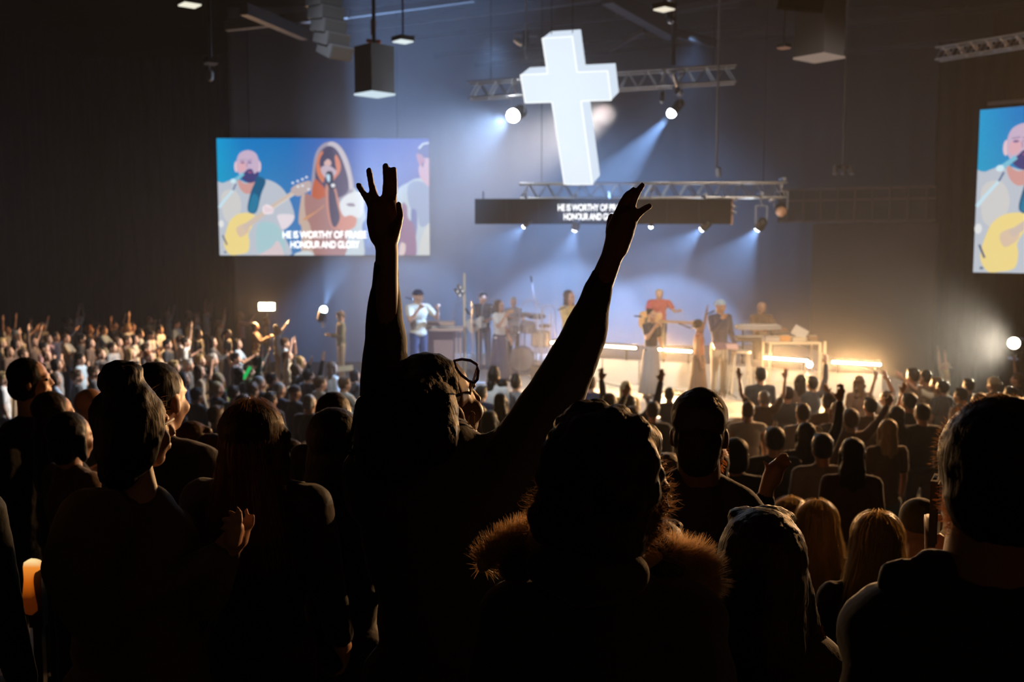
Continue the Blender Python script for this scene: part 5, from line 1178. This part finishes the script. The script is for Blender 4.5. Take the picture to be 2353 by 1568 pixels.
for k in range(14):
    o1 = k * 2.4; rr2 = random.Random(k); mb = MB(); P_ = []
    base = [(1770 + o1 * .8, 1212 + k * .6), (1815 + o1 * .7, 1238), (1836 + o1, 1285), (1852 + o1, 1340), (1868 + o1 * .8, 1400), (1884 + o1 * .9, 1450), (1896 + o1, 1490)]
    for i in range(len(base) - 1):
        for j in range(6):
            t_ = j / 6; x = base[i][0] * (1 - t_) + base[i + 1][0] * t_; y_ = base[i][1] * (1 - t_) + base[i + 1][1] * t_; P_.append((x + 1.2 * math.sin(j * 2.1 + i) - 20 + rr2.uniform(-.6, .6), y_, 2.0 - .004 * (k % 4), (2.1 if j % 2 else 1.4)))
    mb.tube([W(a, b, dd) for a, b, dd, r in P_], [r * dd / F for a, b, dd, r in P_], 6); mb.build('braid', hairm('brown') if k % 2 else bm_, Ee, smooth=True)

# --- woman with a top bun and glasses, clapping -------------------------------------------------
fl = floor_at(2.75, -2); body, sh, hr = MB(), MB(), MB()
M = Hm(310, 985, 2.80, -55, 2, 0, 1.0); head_parts(body, M); neck(body, M, W(315, 1150, 2.73))
SL, SR = W(200, 1235, 2.60), W(370, 1225, 2.85); pants = torso(body, sh, SL, SR, fl, .085)
C(sh, [(310, 1160, 2.73, 60), (340, 1180, 2.75, 70), (380, 1250, 2.77, 82), (410, 1320, 2.77, 72), (440, 1375, 2.75, 52), (470, 1385, 2.73, 42), (505, 1335, 2.71, 34), (535, 1265, 2.69, 23)]); C(sh, [(215, 1200, 2.60, 90), (190, 1300, 2.57, 90), (230, 1420, 2.60, 75), (330, 1400, 2.70, 50)])
C(sh, [(230, 1420, 2.6, 52), (360, 1360, 2.65, 40), (500, 1275, 2.68, 28)]); C(sh, [(300, 1300, 2.73, 120), (330, 1420, 2.73, 110), (360, 1520, 2.73, 110), (390, 1620, 2.73, 110)])
C(body, [(380, 1240, 2.77, 50), (452, 1375, 2.75, 34), (536, 1262, 2.69, 20), (548, 1235, 2.69, 22)]); C(body, [(215, 1210, 2.60, 50), (230, 1420, 2.60, 40), (480, 1290, 2.69, 22), (525, 1240, 2.69, 20)])
C(body, [(548, 1240, 2.69, 24), (556, 1215, 2.69, 21)]); C(body, [(535, 1240, 2.65, 22), (542, 1215, 2.65, 20)])
for q in ([(530, 1222, 2.64, 8), (518, 1212, 2.64, 6), (509, 1216, 2.64, 5)], [(534, 1208, 2.64, 7.5), (522, 1194, 2.64, 6), (513, 1194, 2.64, 5)], [(542, 1200, 2.64, 7.5), (534, 1181, 2.64, 6), (525, 1176, 2.64, 5)], [(552, 1198, 2.64, 7.5), (551, 1178, 2.64, 6), (545, 1168, 2.64, 5)], [(560, 1212, 2.69, 8), (567, 1188, 2.69, 6), (566, 1172, 2.69, 5)], [(566, 1222, 2.69, 8), (580, 1204, 2.69, 6), (582, 1186, 2.69, 5)]): C(body, q, 10)
hair_parts(hr, M, 'crop'); C(hr, [(300, 975, 2.73, 78), (290, 1030, 2.71, 74), (275, 1080, 2.69, 50)]); C(hr, [(283, 880, 2.73, 48), (276, 875, 2.73, 50)]); C(hr, [(300, 930, 2.73, 62), (330, 950, 2.75, 50)])
for p, v in on_chain([(283, 878, 2.73, 50), (278, 872, 2.73, 52)], 90, 9): hr.ell(p, rr.uniform(.006, .013), low=True)
G_ = hero('woman with a big top bun and glasses clapping in a loose shirt', 'light', body, sh, pants, 'olive', hr, 'black', sname='overshirt', vox=.006, wr=.013, SL=SL, SR=SR, fl=fl)
mb = MB(); C(mb, [(378, 976, 2.78, 3), (388, 970, 2.83, 3), (398, 963, 2.88, 3.2)], 8); gl = mb.build('glasses', mat('pale_frame', (.8, .75, .65), .3), G_)
strands('fine_hairs', [(p, v + V(.3, .2, -.2), .03) for p, v in on_chain([(335, 925, 2.77, 40), (345, 960, 2.80, 28), (350, 990, 2.81, 22)], 160, 12)], strandm('brown'), G_, .0005, .25)

# --- young man in profile ------------------------------------------------------------------------
fl = floor_at(5.4, -3); body, sh, hr = MB(), MB(), MB()
M = Hm(72, 875, 5.40, -72, 4, 0, 1.0); head_parts(body, M); neck(body, M, W(72, 1000, 5.40), .058)
SL, SR = W(20, 1060, 5.28), W(90, 1055, 5.60); pants = torso(body, sh, SL, SR, fl, .085)
C(sh, [(70, 985, 5.40, 42), (60, 1030, 5.40, 75), (50, 1120, 5.40, 84), (45, 1250, 5.40, 88)]); C(sh, [(95, 1040, 5.55, 45), (105, 1100, 5.50, 36)]); C(sh, [(10, 1050, 5.28, 60), (0, 1150, 5.28, 56)])
C(body, [(95, 1040, 5.55, 32), (88, 1092, 5.45, 26), (118, 1045, 5.40, 19), (136, 1006, 5.40, 14), (142, 992, 5.40, 16)]); C(body, [(142, 995, 5.40, 15), (146, 982, 5.40, 13)])
for q in ([(148, 985, 5.40, 6.5), (153, 973, 5.40, 5), (148, 966, 5.40, 4)], [(144, 980, 5.40, 6.5), (142, 968, 5.40, 5), (136, 966, 5.40, 4)], [(138, 984, 5.40, 6.5), (130, 974, 5.40, 5), (122, 974, 5.40, 4)], [(136, 990, 5.40, 6), (126, 988, 5.40, 5), (122, 992, 5.40, 4)], [(150, 992, 5.39, 6), (154, 982, 5.38, 4.5), (154, 975, 5.38, 4)]): C(body, q, 10)
C(body, [(10, 1060, 5.28, 34), (0, 1180, 5.28, 28), (60, 1180, 5.35, 18)]); hand_parts(body, W(62, 1180, 5.35), (1, .2, .2), (0, -1, 0), 1)
hair_parts(hr, M, 'crop'); C(hr, [(62, 865, 5.40, 42), (55, 890, 5.38, 36)]); C(hr, [(80, 848, 5.42, 22), (96, 846, 5.45, 12)])
I_ = hero('young man in profile with a warm lit face and one hand raised to his chest', 'light', body, sh, pants, 'black', hr, 'black', sname='tee_shirt', SL=SL, SR=SR, fl=fl)
eyes_me = proto('eye', 0, lambda: (MB().ell((0, 0, 0), .0105)).mesh('eye'))
for o_, M_ in ((I_, M),):
    for sx in (-1, 1): q_ = place(eyes_me, 'eye', mat('eye_dark', (.02, .015, .012), .2), o_, M_ @ Matrix.Translation((sx * .031, .079, .0)))

# --- others close by, from the shared figures -------------------------------------------------
def near(px, py, d, yaw, label, **kw):
    p = W(px, py, d); fl = floor_at(d, p.x); return person(label, (p.x, p.y, fl), R(yaw), size=(p.z - fl) / 1.725 if kw.get('hair') not in ('curly',) else (p.z - fl) / 1.74, hi=True, **kw), p, (p.z - fl) / 1.725
def near_strands(o, p, s, yaw, n, L, hc, seed, **kw):
    M_ = Matrix.Translation((p.x, p.y, o.location.z)) @ Euler((0, 0, R(yaw))).to_matrix().to_4x4() @ Matrix.Scale(s, 4) @ Matrix.Translation((0, .01, 1.605))
    return strand_hair(M_, n, seed, L, 'hair_strands', hc, None, **kw)
def attach(st, o):
    st.parent = o; st.matrix_parent_inverse = o.matrix_basis.inverted()
for px, py, d_, yaw, lb, kw, L, hc in (
    (1877, 1157, 4.1, -6, 'blonde woman with long hair, left of the pair below the crowd', dict(hair='long', hcol='blonde', shirt='black', sleeve='long'), .34, 'blonde'),
    (2015, 1186, 3.6, 4, 'blonde woman with a centre parting, right of the pair below the crowd', dict(hair='long', hcol='blonde', shirt='black', sleeve='long'), .36, 'blonde'),
    (1816, 1150, 4.9, 0, 'person with wispy fair hair behind the blonde pair', dict(hair='wavy', hcol='blonde', shirt='charcoal', sleeve='long'), .2, 'blonde'),
    (582, 930, 3.0, -12, 'woman with long straight dark hair left of the raised arms', dict(hair='long', hcol='dark', shirt='black', sleeve='long', width=1.18), .42, 'brown')):
    o, p, s_ = near(px, py, d_, yaw, lb, skin='light', **kw)
    o.rotation_euler = (0, 0, R(yaw)); attach(near_strands(o, p, s_, yaw, 2600, L, hc, int(px), w0=.0015), o)
near(2116, 1157, 4.3, 5, 'person in a yellow green beanie beside the bearded man', hair='beanie', hcol='olive', shirt='black', skin='light', sleeve='long')
near(768, 905, 4.6, -20, 'man with a close-shaved head in front of the braids of the raised-arms woman', hair='crop', hcol='dark', shirt='black', skin='tan', sleeve='short')
near(775, 946, 3.2, -30, 'person with smooth dark hair at the elbow side of the raised-arms woman', hair='long', hcol='black', shirt='black', skin='tan', sleeve='long')
near(362, 838, 3.5, -25, 'man in a dark jacket seen past the top bun', hair='crop', hcol='black', shirt='black', skin='tan', sleeve='long')
near(205, 893, 6.2, -60, 'bald bearded man in profile between the young man and the top bun', hair='bald', shirt='charcoal', skin='tan', sleeve='short')
near(122, 905, 5.0, -55, 'woman with a warm lit face under the chin of the young man', hair='long', hcol='dark', shirt='black', skin='light', sleeve='short', pose='clapping')
near(160, 952, 4.4, -40, 'dark-haired person low between the young man and the top bun', hair='bob', hcol='black', shirt='brown', skin='tan', sleeve='short')
near(-225, 900, 2.5, 0, 'dark figure cut by the frame edge in front of the young man', hair='short', hcol='black', shirt='black', skin='tan', sleeve='long')
near(668, 1012, 5.2, -70, 'fair-skinned person in profile with face tilted up by the long dark hair', hair='crop', hcol='dark', shirt='black', skin='light', sleeve='long')
near(1530, 1049, 5.2, 0, 'person whose pale crown shows beside the curly hair', hair='short', hcol='grey', shirt='black', skin='light', sleeve='long')
near(705, 1020, 5.6, -30, 'person raising a warm lit open hand beside the long dark hair', hair='short', hcol='black', shirt='black', skin='light', sleeve='long', pose='one hand raised low')
near(1515, 1208, 2.4, -10, 'person mostly hidden between the curly hair and the peaked cap', hair='short', hcol='black', shirt='black', skin='tan', sleeve='long')
near(440, 978, 5.0, -50, 'person with cropped hair behind the dark jacket shoulder', hair='short', hcol='brown', shirt='charcoal', skin='light', sleeve='long', pose='head bowed')
near(486, 1008, 4.2, -50, 'person with smooth fair hair bowed behind the dark jacket shoulder', hair='bob', hcol='brown', shirt='black', skin='light', sleeve='long', pose='head bowed')
# phone; invented lamp whose glow stands in for an amber lit gap
p = W(2148, 1172, 1.75); t = thing('smartphone', 'dark smartphone held upright beside the cheek of the bearded man', 'phone', p)
rot = Matrix.Rotation(R(62), 3, 'Z'); MB().box(p, (.07, .012, .118), rot).build('body', M_dark, t); MB().box(p + rot @ V(0, -.007, 0), (.064, .002, .108), rot).build('screen', mat('dark_glass', (.01, .01, .012), .08), t); MB().box(p + V(0, 0, .0595), (.02, .006, .002), rot).build('button', M_chrome, t)
p = W(66, 1352, 3.4); t = thing('aisle_lamp', 'amber glowing aisle lamp low between the dark figures', 'lamp', p)
mb = MB(); mb.prism([(x * 3.4 / F, -y_ * 3.4 / F) for x, y_ in smooth([(-9, -62), (20, -62), (28, -45), (8, -32), (2, -12), (4, 20), (9, 62), (-8, 64), (-20, 52), (-16, 20), (-11, -20)], 3)], p, (1, 0, 0), (0, 0, 1), (0, .03, 0))
m = bpy.data.materials.new('amber_glow'); m.use_nodes = True; nt = m.node_tree
for q in list(nt.nodes): nt.nodes.remove(q)
oo = nt.nodes.new('ShaderNodeOutputMaterial'); e_ = nt.nodes.new('ShaderNodeEmission'); nt.links.new(e_.outputs[0], oo.inputs[0]); tc = nt.nodes.new('ShaderNodeTexCoord'); sp = nt.nodes.new('ShaderNodeSeparateXYZ'); nt.links.new(tc.outputs['Generated'], sp.inputs[0]); cr = nt.nodes.new('ShaderNodeValToRGB'); nt.links.new(sp.outputs[2], cr.inputs[0]); nt.links.new(cr.outputs[0], e_.inputs[0])
el = cr.color_ramp.elements; el[0].color = (*srgb(60, 22, 2), 1); el[1].color = (1, .75, .35, 1)
for ps, c in ((.3, (70, 25, 3)), (.6, (190, 90, 15)), (.88, (235, 140, 50))): q = el.new(ps); q.color = (*srgb(*c), 1)
mb.build('diffuser', m, t); MB().box(p + V(0, .06, -.05), (.05, .04, .22)).build('housing', M_dark, t); MB().bar((p.x, p.y + .06, floor_at(3.4, -2)), p + V(0, .06, -.1), .03).build('stem', M_dark, t)

# ------------------------------------------------------------------ the crowd
# (px, py of the crown, hair, hair colour, skin, top, sleeve, pose, mirror)
CROWD = """
15 750 long brown light white short|arms
36 760 cap white light white short|reach
81 744 short black tan grey long|up
97 742 crop grey light cream short|stand
157 728 curly brown light beige short|face
178 722 short brown light white short|over
205 748 short ginger tan brown short|face
223 744 short black light white short|stand
237 750 short brown light light_blue short|clap
262 738 short black tan black short|up
281 744 crop dark light charcoal long|stand
293 744 short blonde light white short|stand
303 742 short dark light beige short|one
320 757 short black light light_blue short|stand
343 728 short ginger light yellow short|face
345 760 cap black light white short|clap
366 748 short black light white short|stand
385 716 short blonde light cream short|up
405 736 short black light light_blue short|stand
434 712 bald grey light yellow long|face
434 732 short black light yellow short|stand
449 728 bob brown light cream short|reach
473 711 short dark light white short|arms
505 734 curly brown tan beige long|one
455 758 bob black tan black long|stand
488 776 long dark light charcoal long|clap
522 757 ponytail black tan charcoal short|stand
553 718 long blonde light pink short|phone
612 730 long brown light beige long|stand
637 748 long blonde light white long|reach
585 742 bob black tan brown long|clap
4 778 short blonde light white short|stand
20 797 bob brown tan brown short|stand
36 780 long black tan brown short|stand
52 803 short brown tan charcoal long|stand
76 776 long dark tan brown long|one
101 788 short black light pink short|stand
106 806 bald grey light brown short|face
127 764 short black tan navy long|reach
151 768 crop brown light cream short|clap
188 770 short black tan black long|stand
206 778 long dark light brown short|stand
230 802 crop brown light charcoal long|stand
257 788 short dark light grey short|stand
292 772 short brown light brown short|clap
335 790 short brown light grey short|stand
341 808 crop ginger light charcoal short|stand
384 781 short black light black short|stand
365 824 bob blonde light brown long|stand
399 830 short blonde light black long|stand
129 826 bob black tan grey short|stand
183 813 short black light light_blue short|stand
176 851 short brown light black short|stand
5 856 short blonde light white short|stand
126 858 bob brown tan light_blue short|stand
432 826 short grey light charcoal long|stand
459 816 short blonde light charcoal short|face
489 812 curly grey light black long|stand
541 812 short dark light navy short|stand
592 820 short black light black long|reach
661 808 long brown light cream short|over
690 820 long blonde light black short|stand
709 850 short black light black long|one
764 832 long brown light white long|stand
791 868 short brown tan cream short|clap
815 850 bob black tan charcoal short|stand
457 840 long brown light beige long|stand
501 858 bob blonde light black long|stand
572 842 short brown light green long|one
596 866 crop grey light charcoal short|stand
625 859 short black tan black short|stand
581 878 curly brown light black long|stand
498 878 crop blonde light black short|stand
642 880 crop grey light navy short|stand
621 902 short black tan black long|stand
676 886 backcap charcoal tan charcoal long|stand
711 908 crop grey light charcoal long|low
496 935 short brown tan navy long|stand
735 866 short brown light beige long|clap
415 772 short brown light white short|clap
60 768 short blonde light cream short|up
110 770 long brown light pink short|stand
308 770 long dark light cream short|stand
270 776 bob brown light brown long|stand
426 776 short dark light white short|one
545 780 long brown light light_blue short|clap
655 778 short brown light light_blue short|stand
680 836 bob brown tan charcoal long|up
550 846 long black light charcoal short|stand
310 832 short black tan navy long|stand
85 838 short grey tan brown short|stand
214 842 short brown tan charcoal short|stand
246 838 bob dark light brown short|stand
300 802 long blonde light grey short|stand
420 856 long black tan navy long|stand
452 892 short black tan black long|stand
560 908 bob brown tan charcoal short|stand
536 888 short dark light green long|stand
1135 843 tall black tan white short|stand
1131 872 bob black tan black short|stand
1156 872 short black tan charcoal short|stand
1186 861 tall dark tan grey long|stand
1106 888 short black tan navy short|stand
1102 934 long brown light charcoal long|stand
1125 946 bob black tan black short|stand
1150 905 long black tan navy long|stand
1438 877 long blonde light yellow short|stand
1447 908 crop black brown navy long|arms
1370 926 long blonde light charcoal long|stand
1454 936 short brown light charcoal long|clap
1358 867 short brown light navy long|stand
1538 886 bun black brown navy long|low
1340 920 bob black tan charcoal long|up
1400 905 long dark tan black long|stand
1500 925 short black tan black long|stand
1748 846 short black tan charcoal short|stand
1810 890 short dark light charcoal short|stand
1838 862 long dark tan brown long|stand
1867 866 short dark tan charcoal long|one
1719 924 crop brown light white tank|stand
1755 898 crop grey light brown short|arms
1845 930 short brown light white short|stand
1853 972 long black tan black long|one
1974 864 wavy brown tan brown long|stand
1955 942 short brown tan brown long|reach
2036 894 bun brown tan cream short|over
2089 905 short black tan charcoal short|stand
2040 966 long blonde light brown short|stand
2126 851 crop black brown brown short|stand
2098 848 short black brown brown long|stand
2172 833 backcap beige tan yellow short|arms
2152 868 short brown tan cream short|reach
2166 876 short black brown charcoal short|stand
2208 893 short black tan grey short|stand
2226 872 short black brown charcoal short|stand
2284 868 backcap beige brown brown short|stand
2322 891 short black brown charcoal short|stand
2338 858 short brown tan charcoal short|one
2250 905 long brown tan brown long|stand
2060 935 long dark tan charcoal long|stand
1905 905 short dark tan brown long|clap
1925 925 long brown tan charcoal long|stand
2000 915 short black tan brown short|up
1890 1000 short black tan grey long|stand
1780 985 short black tan black long|stand
1690 1010 bob black tan charcoal long|stand
1960 1010 long dark tan brown long|stand
1470 975 short black tan navy long|stand
1390 965 short black tan black long|stand
2120 930 short black tan black long|stand
""".strip().split('\n')
POSEKEY = {'arms': 'both arms up', 'up': 'arms spread up', 'one': 'one arm up', 'reach': 'one arm reaching', 'clap': 'clapping', 'stand': 'standing', 'face': 'hands at the face', 'phone': 'holding up a phone', 'over': 'arms overhead joined', 'low': 'one hand raised low'}
POSETXT = {'arms': 'both arms high', 'up': 'arms spread upward', 'one': 'one arm up', 'reach': 'one arm stretched out', 'clap': 'clapping', 'stand': 'standing', 'face': 'hands at the face', 'phone': 'holding up a phone', 'over': 'arms joined overhead', 'low': 'one hand half raised'}
SPOTS = [(0, 140, 'by the far dark curtain'), (140, 270, 'between curtain and top bun'), (270, 400, 'left of the video screen'), (400, 560, 'below the video screen'), (560, 700, 'near the warm floodlight'), (700, 850, 'beside the floor spotlight'),
         (850, 1260, 'between the raised arms'), (1260, 1600, 'before the white riser'), (1600, 1800, 'before the stool'), (1800, 1990, 'before the synthesiser table'), (1990, 2140, 'past the end light bar'), (2140, 2500, 'under the narrow video screen')]
ROWS = [(0, 745, 'in the far row'), (745, 790, 'in the second row'), (790, 840, 'in the middle rows'), (840, 890, 'in the nearer rows'), (890, 2000, 'in the nearest rows')]
HTXT = {'tall': 'upright hair', 'crop': 'cropped hair', 'short': 'short hair', 'long': 'long hair', 'wavy': 'wide wavy hair', 'bob': 'bobbed hair', 'bun': 'tied-up hair', 'ponytail': 'ponytail', 'curly': 'curly hair', 'afro': 'round curly hair'}
def solve_depth(px, py):
    guess = float(np.interp(py, [700, 760, 850, 900, 950, 1000, 1100], [30, 25, 17.5, 13.2, 10.6, 8.6, 6.5]))
    best = None
    for i in range(230):
        d_ = 6 + i * .12
        if 880 < px < 2070 and d_ > 16.5: continue
        if px <= 880 and d_ > 16.9 and W(px, py, d_).x > -2.9: continue
        if px >= 2070 and 16.5 < d_ < 28 and W(px, py, d_).x < 8.9: continue
        q_ = W(px, py, d_); st = q_.z - floor_at(d_, q_.x)
        c = (abs(st - 1.7) / .08) ** 2 + (abs(d_ - guess) / 2.2) ** 2
        if st > 2.0 or st < 1.4: c += 50
        if best is None or c < best[0]: best = (c, d_, st)
    return best[1], best[2]
GRP = 'congregation standing before the stage'
entries = []
for ln in CROWD:
    a, k = ln.split('|'); px, py, hs, hc, sk, top, sl = a.split(); px, py = float(px), float(py); top = top.replace('_', ' ')
    zone = next(z for x0, x1, z in SPOTS if x0 <= px < x1); row = next(z for y0_, y1_, z in ROWS if y0_ <= py < y1_)
    if hs in ('cap', 'backcap'): ht = '%s cap' % hc
    elif hs == 'bald': ht = 'bald head'
    else: ht = '%s %s' % (hc, HTXT[hs]) if hc != 'dark' else 'dark %s' % HTXT[hs]
    short = lambda: 'person in %s %s, %s, %s, %s' % (top, {'short': 'tee', 'long': 'top', 'tank': 'vest'}[sl], ht, POSETXT[k], zone)
    entries.append([px, py, hs, hc, sk, top, sl, k, short(), row])
labs = {}
for e in entries: labs.setdefault(e[8], []).append(e)
for lb, es in labs.items():
    if len(es) > 1:
        es.sort(key=lambda q: (q[1]))
        for i, e in enumerate(es): e[8] = lb + ', ' + (['farthest', 'second farthest', 'third farthest', 'fourth'][i] if i < len(es) - 1 else 'nearest')
rr = random.Random(11)
for px, py, hs, hc, sk, top, sl, k, lb, row in entries:
    d_, st = solve_depth(px, py); p = W(px, py, d_); fz = floor_at(d_, p.x)
    face = math.atan2(22.5 - p.y if p.y < 20 else 20.5 - p.y, 3.2 - p.x) - math.pi / 2
    face = max(-1.55, min(1.2, face)) + rr.uniform(-.18, .18)
    hh = 1.725 if hs not in ('tall', 'curly', 'bun') else 1.76
    o = person(lb, (p.x, p.y, fz + .001), face, POSEKEY[k], sl, hs, hc if hs not in ('cap', 'backcap', 'beanie') else hc, sk, top, rr.choice(['charcoal', 'navy', 'black', 'denim', 'beige']), st / hh, GRP, mirror=rr.random() < (.5 if px > 850 else .3), width=rr.uniform(.94, 1.06))
# green light on a sleeve, put into two invented glowing patches
o = next(q for q in bpy.data.objects if q.name.startswith('person') and q.get('label', '').startswith('person in green top, brown short hair'))
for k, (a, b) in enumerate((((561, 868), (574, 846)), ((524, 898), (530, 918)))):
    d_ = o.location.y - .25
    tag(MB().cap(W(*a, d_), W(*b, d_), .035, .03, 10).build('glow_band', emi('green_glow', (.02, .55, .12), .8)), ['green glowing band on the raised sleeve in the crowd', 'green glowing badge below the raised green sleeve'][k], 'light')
# the pale sheet one person holds, the phone of the singer-side woman
p = W(793, 847, 17.6); tag(MB().box(p, (.28, .01, .09), Matrix.Rotation(-.12, 3, 'Y')).build('paper_sheet', mat('paper', (.8, .7, .5), .7)), 'pale sheet of paper held up beside the raised left sleeve', 'paper')
